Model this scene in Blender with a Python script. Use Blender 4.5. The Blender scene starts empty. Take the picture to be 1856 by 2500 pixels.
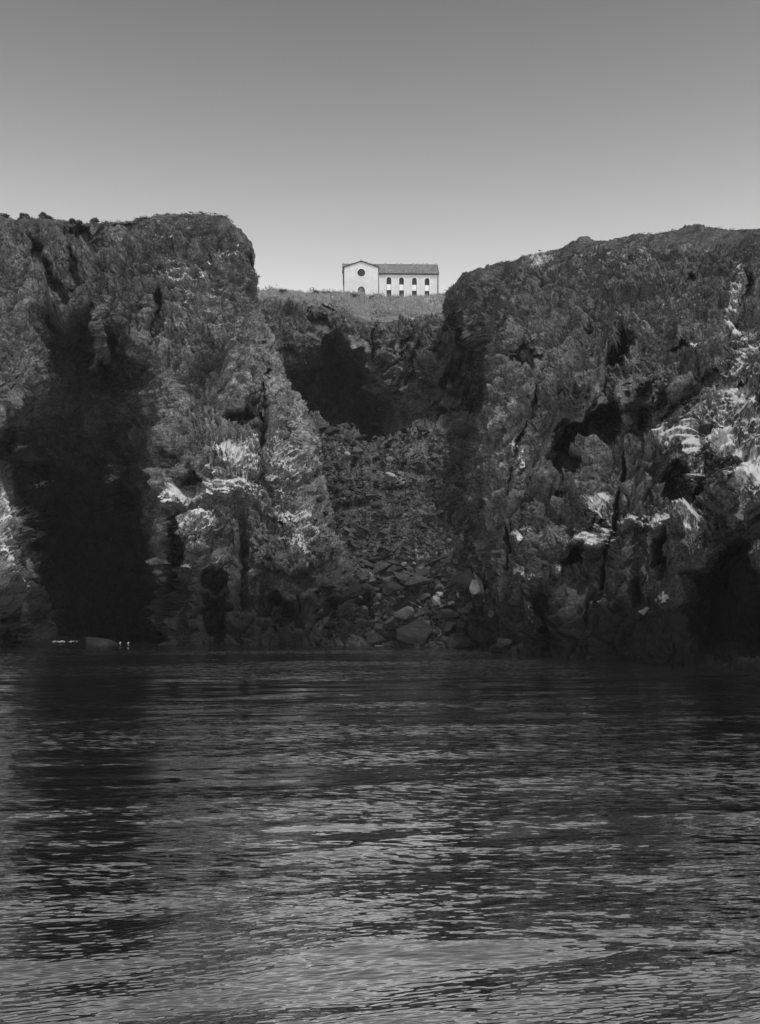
import bpy, bmesh, math, random
import numpy as np
from mathutils import Vector, Matrix

rad = math.radians
sc = bpy.context.scene
COL = sc.collection
random.seed(7)
RNG = np.random.default_rng(11)

# ------------------------------------------------------------------ camera, sky, sun, exposure
F, HX, HY, CAMZ = 2550.0, 928.0, 1460.0, 4.4      # focal length and horizon in source pixels, eye height in metres
cam_d = bpy.data.cameras.new('camera')
cam = bpy.data.objects.new('camera', cam_d); COL.objects.link(cam)
cam.location = (0, 0, CAMZ); cam.rotation_euler = (rad(90), 0, 0)
cam_d.sensor_fit = 'VERTICAL'; cam_d.sensor_height = 24.0
cam_d.lens = 24.0 * F / 2500.0
cam_d.shift_y = (HY - 1250.0) / 2500.0
cam_d.clip_start = 0.1; cam_d.clip_end = 5000
sc.camera = cam

SUN_EL, SUN_AZ = rad(60), rad(142)                  # azimuth clockwise from +Y: behind the camera, to the right
w = bpy.data.worlds.new('World'); sc.world = w; w.use_nodes = True
nt = w.node_tree; nt.nodes.clear()
out = nt.nodes.new('ShaderNodeOutputWorld'); bg = nt.nodes.new('ShaderNodeBackground')
sky = nt.nodes.new('ShaderNodeTexSky'); sky.sky_type = 'NISHITA'; sky.sun_disc = False
sky.sun_elevation = SUN_EL; sky.sun_rotation = SUN_AZ
sky.air_density = 1.0; sky.dust_density = 1.2; sky.ozone_density = 1.0
sep = nt.nodes.new('ShaderNodeSeparateColor')       # black and white picture through a red filter
nt.links.new(sky.outputs[0], sep.inputs[0])
tcw = nt.nodes.new('ShaderNodeTexCoord'); sxyz = nt.nodes.new('ShaderNodeSeparateXYZ')
nt.links.new(tcw.outputs['Generated'], sxyz.inputs[0])
def wm(op, a_, b_):
    x = nt.nodes.new('ShaderNodeMath'); x.operation = op
    for i, v in enumerate((a_, b_)):
        if isinstance(v, (int, float)): x.inputs[i].default_value = v
        else: nt.links.new(v, x.inputs[i])
    return x.outputs[0]
# the filter deepens the upper sky: paler towards the horizon, darker towards the zenith
dz = wm('SUBTRACT', wm('MAXIMUM', sxyz.outputs[2], 0.17), 0.365)
fil = wm('ADD', wm('MULTIPLY', wm('EXPONENT', wm('MULTIPLY', dz, -4.3), 0), 2.6), 0.25)
nt.links.new(wm('MULTIPLY', sep.outputs[0], fil), bg.inputs[0]); bg.inputs[1].default_value = 0.1
nt.links.new(bg.outputs[0], out.inputs[0])

sun_d = bpy.data.lights.new('sun', 'SUN'); sun = bpy.data.objects.new('sun', sun_d); COL.objects.link(sun)
sun_d.energy = 2.7; sun_d.angle = rad(1.5); sun_d.color = (1, 1, 1)
sdir = Vector((math.sin(SUN_AZ) * math.cos(SUN_EL), math.cos(SUN_AZ) * math.cos(SUN_EL), math.sin(SUN_EL)))
sun.rotation_euler = sdir.to_track_quat('Z', 'Y').to_euler()
sun.location = (60, -60, 120)

vs = sc.view_settings
vs.view_transform = 'Standard'; vs.look = 'None'; vs.gamma = 1; vs.use_curve_mapping = False; vs.exposure = 0.0
sc.cycles.max_bounces = 6; sc.cycles.diffuse_bounces = 3; sc.cycles.glossy_bounces = 3
sc.cycles.volume_bounces = 0; sc.cycles.use_denoising = True

# ------------------------------------------------------------------ helpers
def at(px, py, Y):
    return Vector(((px - HX) * Y / F, Y, CAMZ + (HY - py) * Y / F))

def h32(i, j, k, seed):
    x = (i.astype(np.int64) * 73856093) ^ (j.astype(np.int64) * 19349663) ^ (k.astype(np.int64) * 83492791) ^ (seed * 374761393)
    x = (x & 0xffffffff).astype(np.uint64)
    x = ((x ^ (x >> np.uint64(16))) * np.uint64(0x7feb352d)) & np.uint64(0xffffffff)
    x = ((x ^ (x >> np.uint64(15))) * np.uint64(0x846ca68b)) & np.uint64(0xffffffff)
    return x ^ (x >> np.uint64(16))
_g = RNG.normal(size=(256, 3)); _g /= np.linalg.norm(_g, axis=1)[:, None]; _g = _g.astype(np.float32)

def perlin(P, s, seed=0):
    q = P / s; i0 = np.floor(q).astype(np.int64); f = (q - i0).astype(np.float32)
    u = f * f * f * (f * (f * 6 - 15) + 10)
    r = np.zeros(len(P), np.float32)
    for a in (0, 1):
        for b in (0, 1):
            for c in (0, 1):
                g = _g[(h32(i0[:, 0] + a, i0[:, 1] + b, i0[:, 2] + c, seed) & np.uint64(255)).astype(np.int64)]
                d = g[:, 0] * (f[:, 0] - a) + g[:, 1] * (f[:, 1] - b) + g[:, 2] * (f[:, 2] - c)
                wt = (u[:, 0] if a else 1 - u[:, 0]) * (u[:, 1] if b else 1 - u[:, 1]) * (u[:, 2] if c else 1 - u[:, 2])
                r += wt * d
    return r * 1.6

def fbm(P, s, n, seed=0, gain=0.5, ridged=False):
    t = np.zeros(len(P), np.float32); a = 1.0
    for k in range(n):
        v = perlin(P + k * 17.3, s, seed + k)
        if ridged: v = 1 - 2 * np.abs(v)
        t += a * v; a *= gain; s *= 0.5
    return t

def chunks(P, s, seed=0):
    """voronoi blocks: (facet height, edge distance, cell random)"""
    q = (P / s).astype(np.float32); i0 = np.floor(q).astype(np.int64); n = len(P)
    F1 = np.full(n, 9., np.float32); F2 = np.full(n, 9., np.float32)
    hid = np.zeros(n, np.uint64); V = np.zeros((n, 3), np.float32)
    for a in (-1, 0, 1):
        for b in (-1, 0, 1):
            for c in (-1, 0, 1):
                h = h32(i0[:, 0] + a, i0[:, 1] + b, i0[:, 2] + c, seed)
                cx = i0[:, 0] + a + (h & np.uint64(1023)) / 1023. - q[:, 0]
                cy = i0[:, 1] + b + ((h >> np.uint64(10)) & np.uint64(1023)) / 1023. - q[:, 1]
                cz = i0[:, 2] + c + ((h >> np.uint64(20)) & np.uint64(1023)) / 1023. - q[:, 2]
                d = (cx * cx + cy * cy + cz * cz).astype(np.float32)
                m = d < F1
                F2 = np.where(m, F1, np.minimum(F2, d)); F1 = np.where(m, d, F1)
                hid = np.where(m, h, hid)
                V[m, 0] = cx[m]; V[m, 1] = cy[m]; V[m, 2] = cz[m]
    g = _g[((hid >> np.uint64(7)) & np.uint64(255)).astype(np.int64)]
    rnd = ((hid >> np.uint64(3)) & np.uint64(4095)) / 4095.
    tilt = (V * g).sum(1)
    edge = np.sqrt(F2) - np.sqrt(F1)
    return (tilt * 0.9 + rnd - 0.5).astype(np.float32), edge, rnd.astype(np.float32)

def sstep(a, b, x):
    t = np.clip((x - a) / (b - a), 0, 1); return t * t * (3 - 2 * t)

def dab(px, py, cx, cy, rx, ry, rot=0):
    c, s = math.cos(rad(rot)), math.sin(rad(rot))
    dx, dy = px - cx, py - cy
    return np.exp(-(((dx * c + dy * s) / rx) ** 2 + ((-dx * s + dy * c) / ry) ** 2))

def segdist(px, py, pts):
    d = np.full(px.shape, 1e9)
    for (x0, y0), (x1, y1) in zip(pts[:-1], pts[1:]):
        vx, vy = x1 - x0, y1 - y0
        t = np.clip(((px - x0) * vx + (py - y0) * vy) / (vx * vx + vy * vy), 0, 1)
        d = np.minimum(d, np.hypot(px - x0 - t * vx, py - y0 - t * vy))
    return d

def polysd(px, py, pts):
    d = segdist(px, py, pts + pts[:1]); ins = np.zeros(px.shape, bool)
    n = len(pts)
    for k in range(n):
        x0, y0 = pts[k]; x1, y1 = pts[(k + 1) % n]
        if y0 == y1: continue
        c = ((y0 > py) != (y1 > py)) & (px < (x1 - x0) * (py - y0) / (y1 - y0) + x0)
        ins ^= c
    return np.where(ins, d, -d)

def mesh_np(name, V, Fq, mat, smooth=False, attrs=None, parent=None):
    me = bpy.data.meshes.new(name)
    me.vertices.add(len(V)); me.vertices.foreach_set('co', np.ascontiguousarray(V, dtype=np.float32).ravel())
    k = Fq.shape[1]
    me.loops.add(Fq.size); me.loops.foreach_set('vertex_index', Fq.ravel().astype(np.int32))
    me.polygons.add(len(Fq)); me.polygons.foreach_set('loop_start', np.arange(0, Fq.size, k, dtype=np.int32))
    me.polygons.foreach_set('loop_total', np.full(len(Fq), k, np.int32))
    me.polygons.foreach_set('use_smooth', np.full(len(Fq), smooth, bool))
    me.update(calc_edges=True)
    for an, av in (attrs or {}).items():
        a = me.attributes.new(an, 'FLOAT', 'POINT'); a.data.foreach_set('value', np.ascontiguousarray(av, dtype=np.float32))
    me.materials.append(mat)
    o = bpy.data.objects.new(name, me); COL.objects.link(o)
    if parent: o.parent = parent
    return o

def gridfaces(nr, nc):
    i = np.arange(nr - 1)[:, None] * nc + np.arange(nc - 1)[None, :]
    return np.stack([i, i + 1, i + nc + 1, i + nc], -1).reshape(-1, 4)

def gridnormals(P, toward=(0, -1, 0)):
    du = np.gradient(P, axis=1); dv = np.gradient(P, axis=0)
    n = np.cross(du, dv); n /= (np.linalg.norm(n, axis=2)[..., None] + 1e-9)
    if (n * np.array(toward)).sum() < 0: n = -n
    return n

def softnormals(P):
    n = gridnormals(blur(blur(P, 61), 31)); n = n + 0.5 * np.array([0, -1, 0.15])
    return n / np.linalg.norm(n, axis=2)[..., None]

def blur(A, k):
    for ax in (0, 1):
        ker = np.ones(k) / k
        pad = [(0, 0)] * A.ndim; pad[ax] = (k // 2, k // 2)
        B = np.pad(A, pad, mode='edge')
        c = np.cumsum(B, axis=ax)
        sl = lambda a, b: tuple(slice(a, b) if q == ax else slice(None) for q in range(A.ndim))
        z = np.zeros_like(c[sl(0, 1)]); c = np.concatenate([z, c], axis=ax)
        n = A.shape[ax]
        A = (c[sl(k, k + n)] - c[sl(0, n)]) / k
    return A

def sheet(rows, ns, nt_, sdens=None, tdens=None, bl=9):
    """rows: list of levels, each a list of (px,py,Y); returns base points, px, py on a fine grid"""
    R = np.array(rows, float)                      # levels, cols, 3
    L, C = R.shape[:2]
    sd = sdens or [1] * (C - 1); td = tdens or [1] * (L - 1)
    def samp(dens, n):
        cum = np.concatenate([[0], np.cumsum(dens)]); cum = cum / cum[-1]
        return np.interp(np.linspace(0, 1, n), cum, np.arange(len(cum)))
    S, T = samp(sd, ns), samp(td, nt_)
    A = np.stack([[np.interp(S, np.arange(C), R[l, :, k]) for l in range(L)] for k in range(3)], -1)   # L, ns, 3
    li = np.clip(np.floor(T).astype(int), 0, L - 2); lf = (T - li)[:, None, None]
    G = A[li] * (1 - lf) + A[li + 1] * lf
    G = blur(G, bl)
    px, py, Y = G[..., 0], G[..., 1], G[..., 2]
    P = np.stack([(px - HX) * Y / F, Y, CAMZ + (HY - py) * Y / F], -1)
    return P, px, py

def wz(px, Y, z=-1.2):                               # a row entry at height z
    return (px, HY - (z - CAMZ) * F / Y, Y)
def beyond(row, dy, dz):
    r = []
    for px, py, Y in row:
        p = at(px, py, Y) + Vector((0, dy, dz)); r.append((HX + p.x * F / p.y, HY - (p.z - CAMZ) * F / p.y, p.y))
    return r

def beyond_ray(row, dy, dz, x_from, x_to):
    r = []
    for q, (px, py, Y) in zip(beyond(row, dy, dz), row):
        if x_from < px < x_to:                       # the flank turns with the line of sight, so nothing behind the brow shows
            z = CAMZ + (HY - py) * Y / F + dz; r.append((px + (-8 if px < HX else 8) * dy / 18, HY - (z - CAMZ) * F / (Y + dy), Y + dy))
        else: r.append(q)
    return r

def tag(o, label=None, cat=None, group=None, kind=None):
    if label: o['label'] = label
    if cat: o['category'] = cat
    if group: o['group'] = group
    if kind: o['kind'] = kind
    return o

# ------------------------------------------------------------------ materials
def newmat(name):
    m = bpy.data.materials.new(name); m.use_nodes = True
    n = m.node_tree; n.nodes.clear()
    o = n.nodes.new('ShaderNodeOutputMaterial'); b = n.nodes.new('ShaderNodeBsdfPrincipled')
    n.links.new(b.outputs[0], o.inputs[0]); b.inputs['Specular IOR Level'].default_value = 0.25
    b.inputs['Roughness'].default_value = 0.9
    return m, n, b
def nmath(n, op, a, b=None, c=None, clamp=False):
    x = n.nodes.new('ShaderNodeMath'); x.operation = op; x.use_clamp = clamp
    for i, v in enumerate((a, b, c)):
        if v is None: continue
        if isinstance(v, (int, float)): x.inputs[i].default_value = v
        else: n.links.new(v, x.inputs[i])
    return x.outputs[0]
def nnoise(n, vec, scale, detail=4, rough=0.6, dist=0.0):
    x = n.nodes.new('ShaderNodeTexNoise'); x.inputs['Scale'].default_value = scale
    x.inputs['Detail'].default_value = detail; x.inputs['Roughness'].default_value = rough
    x.inputs['Distortion'].default_value = dist
    if vec is not None: n.links.new(vec, x.inputs['Vector'])
    return x
def nmap(n, v, a, b, c, d):
    x = n.nodes.new('ShaderNodeMapRange'); n.links.new(v, x.inputs[0])
    for i, q in zip((1, 2, 3, 4), (a, b, c, d)): x.inputs[i].default_value = q
    return x.outputs[0]
def nmix(n, f, a, b):
    x = n.nodes.new('ShaderNodeMix'); x.data_type = 'FLOAT'
    for i, v in zip((0, 2, 3), (f, a, b)):
        if isinstance(v, (int, float)): x.inputs[i].default_value = v
        else: n.links.new(v, x.inputs[i])
    return x.outputs[0]
def nattr(n, name):
    x = n.nodes.new('ShaderNodeAttribute'); x.attribute_name = name; return x.outputs['Fac']

def rock_mat(name):
    m, n, b = newmat(name)
    tc = n.nodes.new('ShaderNodeTexCoord').outputs['Object']
    tone, veg, guano, wet_shade = nattr(n, 'tone'), nattr(n, 'veg'), nattr(n, 'guano'), nattr(n, 'wet_shade')
    n1 = nnoise(n, tc, 0.9, 6, 0.7).outputs[0]
    n2 = nnoise(n, tc, 4.5, 5, 0.75).outputs[0]
    n3 = nnoise(n, tc, 0.16, 4, 0.6).outputs[0]
    base = nmath(n, 'MULTIPLY', nmap(n, n1, 0.32, 0.68, 0.42, 1.5), nmap(n, n2, 0.36, 0.64, 0.35, 1.75))
    base = nmath(n, 'MULTIPLY', base, nmap(n, n3, 0.35, 0.65, 0.75, 1.3))
    base = nmath(n, 'MULTIPLY', base, nmath(n, 'MULTIPLY', tone, 0.98))
    n4 = nnoise(n, tc, 13.0, 3, 0.6).outputs[0]
    base = nmath(n, 'MULTIPLY', base, nmap(n, n4, 0.35, 0.65, 0.6, 1.4))
    vegc = nmath(n, 'MULTIPLY', nmap(n, n2, 0.3, 0.7, 0.04, 0.115), nmap(n, n1, 0.3, 0.7, 0.7, 1.3))
    vm = nmath(n, 'MULTIPLY', veg, nmap(n, n1, 0.35, 0.6, 1.0, 0.55), clamp=True)
    c = nmix(n, vm, base, vegc)
    mp = n.nodes.new('ShaderNodeMapping'); n.links.new(tc, mp.inputs[0]); mp.inputs['Scale'].default_value = (4.2, 4.2, 0.4)
    st = nnoise(n, mp.outputs[0], 1.0, 6, 0.75).outputs[0]
    gv = nmath(n, 'ADD', nmix(n, 0.28, st, n2), nmath(n, 'MULTIPLY', guano, 0.33))
    gm = nmath(n, 'MULTIPLY', nmath(n, 'SUBTRACT', gv, 0.645), 8.0, clamp=True)
    c = nmix(n, nmath(n, 'MULTIPLY', gm, .95), c, 0.68)
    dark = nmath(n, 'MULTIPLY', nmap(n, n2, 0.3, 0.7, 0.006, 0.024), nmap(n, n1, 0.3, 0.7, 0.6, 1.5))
    c = nmix(n, nmath(n, 'MULTIPLY', wet_shade, nmath(n, 'SUBTRACT', 1.0, nmath(n, 'MULTIPLY', gm, 0.75)), clamp=True), c, dark)  # wet rock near the sea and painted cave shade both darken here
    n.links.new(c, b.inputs['Base Color'])
    bp = n.nodes.new('ShaderNodeBump'); bp.inputs['Strength'].default_value = 1.0; bp.inputs['Distance'].default_value = 0.4
    n.links.new(nmix(n, 0.4, n2, n1), bp.inputs['Height']); n.links.new(bp.outputs[0], b.inputs['Normal'])
    return m
ROCK = rock_mat('rock')

def flat_mat(name, v, var=0.15, scale=3.0, rough=0.9, bump=0.0):
    m, n, b = newmat(name)
    tc = n.nodes.new('ShaderNodeTexCoord').outputs['Object']
    x = nnoise(n, tc, scale, 5, 0.65).outputs[0]
    n.links.new(nmap(n, x, 0.3, 0.7, v * (1 - var), v * (1 + var)), b.inputs['Base Color'])
    b.inputs['Roughness'].default_value = rough
    if bump:
        bp = n.nodes.new('ShaderNodeBump'); bp.inputs['Strength'].default_value = bump; bp.inputs['Distance'].default_value = 0.05
        n.links.new(x, bp.inputs['Height']); n.links.new(bp.outputs[0], b.inputs['Normal'])
    return m
PLASTER = flat_mat('plaster', 0.60, 0.12, 0.6)
TRIM = flat_mat('white_trim', 0.74, 0.04, 2)
PANEL = flat_mat('white_panel', 0.78, 0.04, 1)
TILE = flat_mat('roof_tile', 0.20, 0.6, 1.6, bump=0.3)
DARKW = flat_mat('dark_wood', 0.06, 0.3, 4)
DOORM = flat_mat('weathered_door', 0.27, 0.18, 5)
GLASSD = flat_mat('dark_glass', 0.03, 0.2, 2, rough=0.25)
LEAF = flat_mat('leaf', 0.05, 0.5, 2)
DRYG = flat_mat('dry_grass', 0.27, 0.45, 0.25)
BIRDW = flat_mat('white_plumage', 0.8, 0.03, 5)
BIRDD = flat_mat('grey_plumage', 0.09, 0.2, 5)
BEAK = flat_mat('beak', 0.2, 0.1, 5)
FOAM = flat_mat('foam', 0.45, 0.2, 2)

# ------------------------------------------------------------------ cliffs
def rockify(P, amp=1.0, strata=0.0, drip=0.0, seed=0, big=1.0):
    """displacement (positive = outward) of rock made of blocks, cracks and grain"""
    Q = P.reshape(-1, 3).astype(np.float64)
    wv = np.stack([perlin(Q, 6.0, seed + 31), perlin(Q, 6.0, seed + 32), perlin(Q, 6.0, seed + 33)], 1)
    wv2 = np.stack([perlin(Q, 1.6, seed + 34), perlin(Q, 1.6, seed + 35), perlin(Q, 1.6, seed + 36)], 1)
    W = Q + wv * 1.2 + wv2 * 0.28
    d = big * 1.2 * fbm(Q, 12.0, 3, seed + 1)
    def blocks(S, q, sd_, w):
        h, e, r = chunks(q, S, sd_); return (1.15 * h + .3) * sstep(0, w, e) + .12 * sstep(0, w * .4, e), r
    RT = np.array([[.94, .1, .30], [-.05, .99, .1], [-.33, -.12, .93]])      # the joints of the rock lean a little
    WR = W @ RT
    h, r0 = blocks(8.5, WR * np.array([1, 1, 0.6]) + 11, seed + 12, .16); d += big * 1.25 * h
    h, r1 = blocks(3.9, WR * np.array([1, 1, 0.62]), seed + 2, .14); d += big * 1.0 * h
    h, r2 = blocks(1.8, WR * np.array([1.1, 1, 0.75]) + 40, seed + 3, .15); d += 0.62 * h
    h, r3 = blocks(0.8, WR * np.array([1, 1, .85]) + 80, seed + 4, .18); d += 0.33 * h
    h, r5 = blocks(0.42, W * 1.0 + 120, seed + 6, .25); d += 0.09 * h
    d += 0.15 * fbm(Q, 1.7, 5, seed + 8, 0.6, ridged=True)
    # broken ledges: the face leans out upwards and drops back at each shelf
    for H_, a_, k_ in ((4.2, .95, 40), (1.5, .38, 41), (.6, .15, 42)):
        u = (WR[:, 2] + 1.6 * perlin(Q * np.array([1, 1, .5]), 4 * H_, seed + k_)) / H_
        fu = u - np.floor(u); saw = np.where(fu < .86, fu / .86, (1 - fu) / .14)
        d += a_ * (saw - .5) * np.clip(.55 + 1.6 * perlin(Q, 3.2 * H_, seed + k_ + 5), 0, 1.3)
    r4 = r3
    d += 0.28 * fbm(Q, 2.4, 5, seed + 8, 0.5, ridged=True)
    d -= .5 + .6 * big
    if strata is not 0.0:
        zz = Q[:, 2] + 0.12 * Q[:, 0] + 0.8 * wv[:, 0]
        s = fbm(np.stack([Q[:, 0] * 0.12, Q[:, 1] * 0.12, zz], 1), 0.9, 3, seed + 9, 0.6)
        d += strata * 0.55 * s
    if drip is not 0.0:
        s = fbm(np.stack([W[:, 0], W[:, 1], Q[:, 2] * 0.13], 1), 1.05, 4, seed + 10, 0.6, ridged=True)
        d += drip * 0.45 * s
    return (d * amp).reshape(P.shape[:2]), (r2.reshape(P.shape[:2]), r3.reshape(P.shape[:2]))

def warp_px(P, px, py, a=9):
    Q = P.reshape(-1, 3)
    wx = (perlin(Q, 3.0, 71) + 0.5 * perlin(Q, 1.1, 72)).reshape(px.shape) * a
    wy = (perlin(Q, 3.0, 73) + 0.5 * perlin(Q, 1.1, 74)).reshape(px.shape) * a
    return px + wx, py + wy

def fsum(px, py, L, n=None):
    t = np.zeros(px.shape)
    for a in L:
        g = dab(px, py, *a[1:])
        if n is not None and abs(a[0]) >= 3 : g = sstep(.15, .75, g + .42 * n * (g > .02))
        t += a[0] * g
    return t
def steepdamp(inw):
    g = np.hypot(*np.gradient(inw)); return blur(1 / (1 + (g / 0.45) ** 2), 5)

SURF = []                                                # (object, px, py, Y, world) of every displaced sheet, to stand things on
def register(P):
    Q = P.reshape(-1, 3); m = Q[:, 1] > 1
    Q = Q[m]; SURF.append(np.stack([HX + Q[:, 0] * F / Q[:, 1], HY - (Q[:, 2] - CAMZ) * F / Q[:, 1], Q[:, 0], Q[:, 1], Q[:, 2]], 1))
def ground(px, py, r=4.0):
    """the surface point seen at that place of the photograph"""
    best = None
    for S in SURF:
        m = (np.abs(S[:, 0] - px) < r) & (np.abs(S[:, 1] - py) < r)
        if m.any():
            q = S[m]; ymin = q[:, 3].min(); q = q[q[:, 3] < ymin + 1.5]
            k = np.argmin((q[:, 0] - px) ** 2 + (q[:, 1] - py) ** 2)
            if best is None or q[k, 3] < best[1]: best = q[k, 2:5]
    return Vector(best) if best is not None else None

def finish(name, P, px, py, d, N, cells, tone, veg, guano, wet_shade, rough_tone=0.35):
    V = P + N * (d * damp)[..., None]
    n2 = gridnormals(V)
    up = n2[..., 2]
    # each block of the rock gets its own random tone
    tone = tone * (1 + rough_tone * (cells[1] - 0.5) + 0.5 * (cells[0] - 0.5))
    o = mesh_np(name, V.reshape(-1, 3), gridfaces(*px.shape), ROCK, False,
                dict(tone=np.clip(tone, 0.01, 1).ravel(), veg=np.clip(veg(up), 0, 1).ravel(),
                     guano=np.clip(guano(up), 0, 1).ravel(), wet_shade=np.clip(wet_shade, 0, 1).ravel()))
    register(V)
    tag(o, kind='structure')
    return o

# --- left headland with the sea cave
skyA = [(-500,540,118),(-150,534,116),(60,532,116),(200,550,118),(330,545,117),(450,527,116),(552,533,116),(620,590,119),(570,620,165)]
A = [
 [wz(-500,98),wz(-150,97),wz(60,97),wz(200,99),wz(330,99),wz(450,99),wz(640,98),wz(892,97),wz(860,122)],
 [(-500,1400,99),(-150,1400,98),(60,1400,98),(200,1400,100),(330,1400,100),(450,1400,100),(640,1390,100),(868,1400,104),(820,1390,135)],
 [(-500,1200,102),(-150,1200,101),(60,1200,101),(200,1200,102),(330,1200,102),(450,1200,102),(600,1200,102),(768,1200,109),(740,1200,142)],
 [(-500,1000,105),(-150,1000,104),(60,1000,105),(200,1000,106),(330,1000,105),(450,1000,105),(590,1000,105),(728,1010,112),(700,1010,150)],
 [(-500,850,108),(-150,850,107),(60,850,107),(200,850,108),(330,850,107),(450,850,107),(570,850,107),(680,880,114),(640,880,158)],
 [(-500,730,111),(-150,730,110),(60,730,110),(200,730,111),(330,730,109),(450,730,109),(560,730,109),(628,755,117),(600,760,160)],
 [(-500,620,114),(-150,620,113),(60,620,113),(200,625,115),(330,615,113),(450,600,112),(555,610,112),(620,670,119),(590,690,162)],
 skyA, beyond_ray(skyA, 18, 1.5, 400, 900), beyond_ray(skyA, 90, 8, 400, 900)]
P, px, py = sheet(A, 560, 640, [.25,.7,.95,.95,.9,1.25,1.25,.5], [1.25,1.25,1.3,1.1,.95,.85,.7,.25,.1])
wx, wy = warp_px(P, px, py, 17); nz = fbm(P.reshape(-1, 3), 3.4, 5, 61, .62).reshape(px.shape)
cx_, cy_ = px + .55 * (wx - px), py + .55 * (wy - py)
caveA = [(70,760),(120,735),(160,770),(185,740),(215,750),(250,690),(262,800),(297,790),(345,850),(385,865),(400,960),(420,1042),(405,1100),(393,1170),(395,1360),(420,1480),(430,1640),(82,1640),(78,1563),(48,1424),(14,1254),(-22,1085),(-8,1050),(35,1000),(80,920),(75,850)]
sd = polysd(cx_, cy_, caveA)
lowc = sstep(930, 1080, cy_) * sstep(330, 200, cx_) + .6 * sstep(1000, 1250, cy_) * sstep(200, 330, cx_)
inw = (15 + 13 * sstep(950, 1200, py)) * ((1 - lowc) * sstep(-8, 105, sd) ** .9 + lowc * (.6 * sstep(-1, 15, sd) + .4 * sstep(10, 80, sd)))
inw += fsum(wx, wy, [(-10,245,850,16,90),(-5,60,1110,35,50),(-5,290,1150,35,70),(6,475,1185,30,28),(6,440,1320,15,60),(4,510,1410,36,30),(5,580,1022,30,20),
 (3,425,1130,20,15),(2.6,592,1380,17,130),(-3,565,1105,30,25),(-4,430,1220,42,28),(-2,540,1205,60,18),(-3,495,1300,35,60),(-4,700,1350,75,60),
 (-6,10,1350,60,230),(3,100,640,12,50,-30),(3.5,140,705,14,45,-30),(3,178,650,9,60,-8),(-2.5,215,660,22,60),(2.5,250,600,12,50,10),(4,210,580,40,12),
 (-1.5,524,885,45,38),(3,640,1000,6,110,4),(-3,670,1120,28,120,-12),(3.5,420,1500,30,60),(4,530,1520,24,60),(-3,480,1480,20,90),(4,690,1480,22,60),(4,790,1500,18,70),
 (-3,750,1480,20,80),(3,380,760,9,70,5),(-2,420,700,60,20),(2.5,330,560,50,8),(2.5,610,640,9,26,-15)], nz)
P2 = P * (1 + inw / P[..., 1])[..., None]; P2[..., 2] += (P2[..., 1] / P[..., 1] - 1) * -CAMZ
N = softnormals(P2)
strat = sstep(880, 700, py) * sstep(250, 400, px)
damp = steepdamp(inw); Drk, cells = rockify(P2, 1.0, strata=(0.8 * strat).ravel() + 0.15, drip=((1 - strat) * 0.75 + .1).ravel(), seed=100)
edge = sstep(0, 75, py - np.interp(px, [q[0] for q in skyA], [q[1] for q in skyA])) 
Drk = Drk * (0.28 + 0.72 * np.maximum(edge * (1 - .65 * sstep(560, 640, px) * sstep(860, 700, py)), .35 * (px > 600)))
Drk = Drk * (1 - .45 * np.exp(-((np.interp(py, [600, 755, 880, 1010, 1200, 1400, 1560], [620, 628, 680, 728, 768, 868, 892]) - px) / 60) ** 2))
tone = 0.115 + .10 * dab(px, py, 20, 1300, 60, 200) + 0.05 * dab(px,py,560,1000,90,90) + 0.085 * dab(px,py,700,1080,55,260,-14) + 0.03 * dab(px,py,500,860,140,120) - 0.045 * dab(px,py,524,883,42,34)  # lighter left pillar: its sunlit look is put into the tone
tone = tone - 0.04 * sstep(40, 200, px) * sstep(420, 250, px) * sstep(700, 800, py) - 0.02 * sstep(700, 550, py)  # left cave toned down, part of its shade put into the colour
wet_shade = sstep(1400, 1520, wy + 30 * nz) * 0.9 + 0.5 * sstep(1230, 1400, py + 60 * nz) + .5 * dab(px, py, 500, 1500, 140, 90)
wet_shade = np.maximum(wet_shade, sstep(5 + 9 * lowc, 45, sd) * (0.25 + 0.75 * sstep(950, 1300, py)))  # inside the cave outline: shade painted as darker rock, deeper lower down
gA = [(1,575,1100,40,22),(1,545,1138,30,10),(.9,430,1212,42,20),(.8,535,1190,60,18),(.8,455,1265,40,22),(.6,600,1150,30,40),(.5,667,1105,14,45,-20),
 (.8,712,1266,28,12),(.8,748,1300,24,26),(.6,715,1330,35,14),(.6,745,1362,14,22),(.6,2,1240,22,70),(.7,22,1330,20,80),(.45,44,1440,16,50),(.8,48,1022,10,8),(.6,295,1012,10,8),  # droppings; the streaks on the left pillar also paint its sunlit edge
 (.6,45,1090,30,22),(.5,120,1100,12,14),(.6,300,1150,26,18),(.5,130,1172,14,8),(.5,155,1180,10,8),(.5,80,1198,16,12),(.5,277,1310,6,10),(.4,274,1240,5,26),(.4,340,1230,5,30),
 (1,455,1388,10,4),(.5,480,1290,50,40),(.45,530,1380,30,30),(.4,385,1300,14,40),(.3,560,800,80,60),(.4,560,630,40,30),(.3,420,640,90,70),(.3,480,720,120,60),(.2,400,560,80,30)]
gm = fsum(wx, wy, gA) + .35 * dab(px, py, 570, 1200, 130, 120) + .3 * dab(px, py, 690, 1150, 40, 160)
def vegA(up): return (0.65 * strat + 0.5 * sstep(600, 540, py)) * (0.35 + 0.65 * sstep(0.0, 0.6, up)) + 0.9 * dab(px, py, 524, 883, 40, 32)
def guaA(up): return gm * (0.6 + 0.9 * sstep(0.05, 0.6, up))
finish('left_headland', P2, px, py, Drk, N, cells, tone, vegA, guaA, wet_shade)

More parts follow.
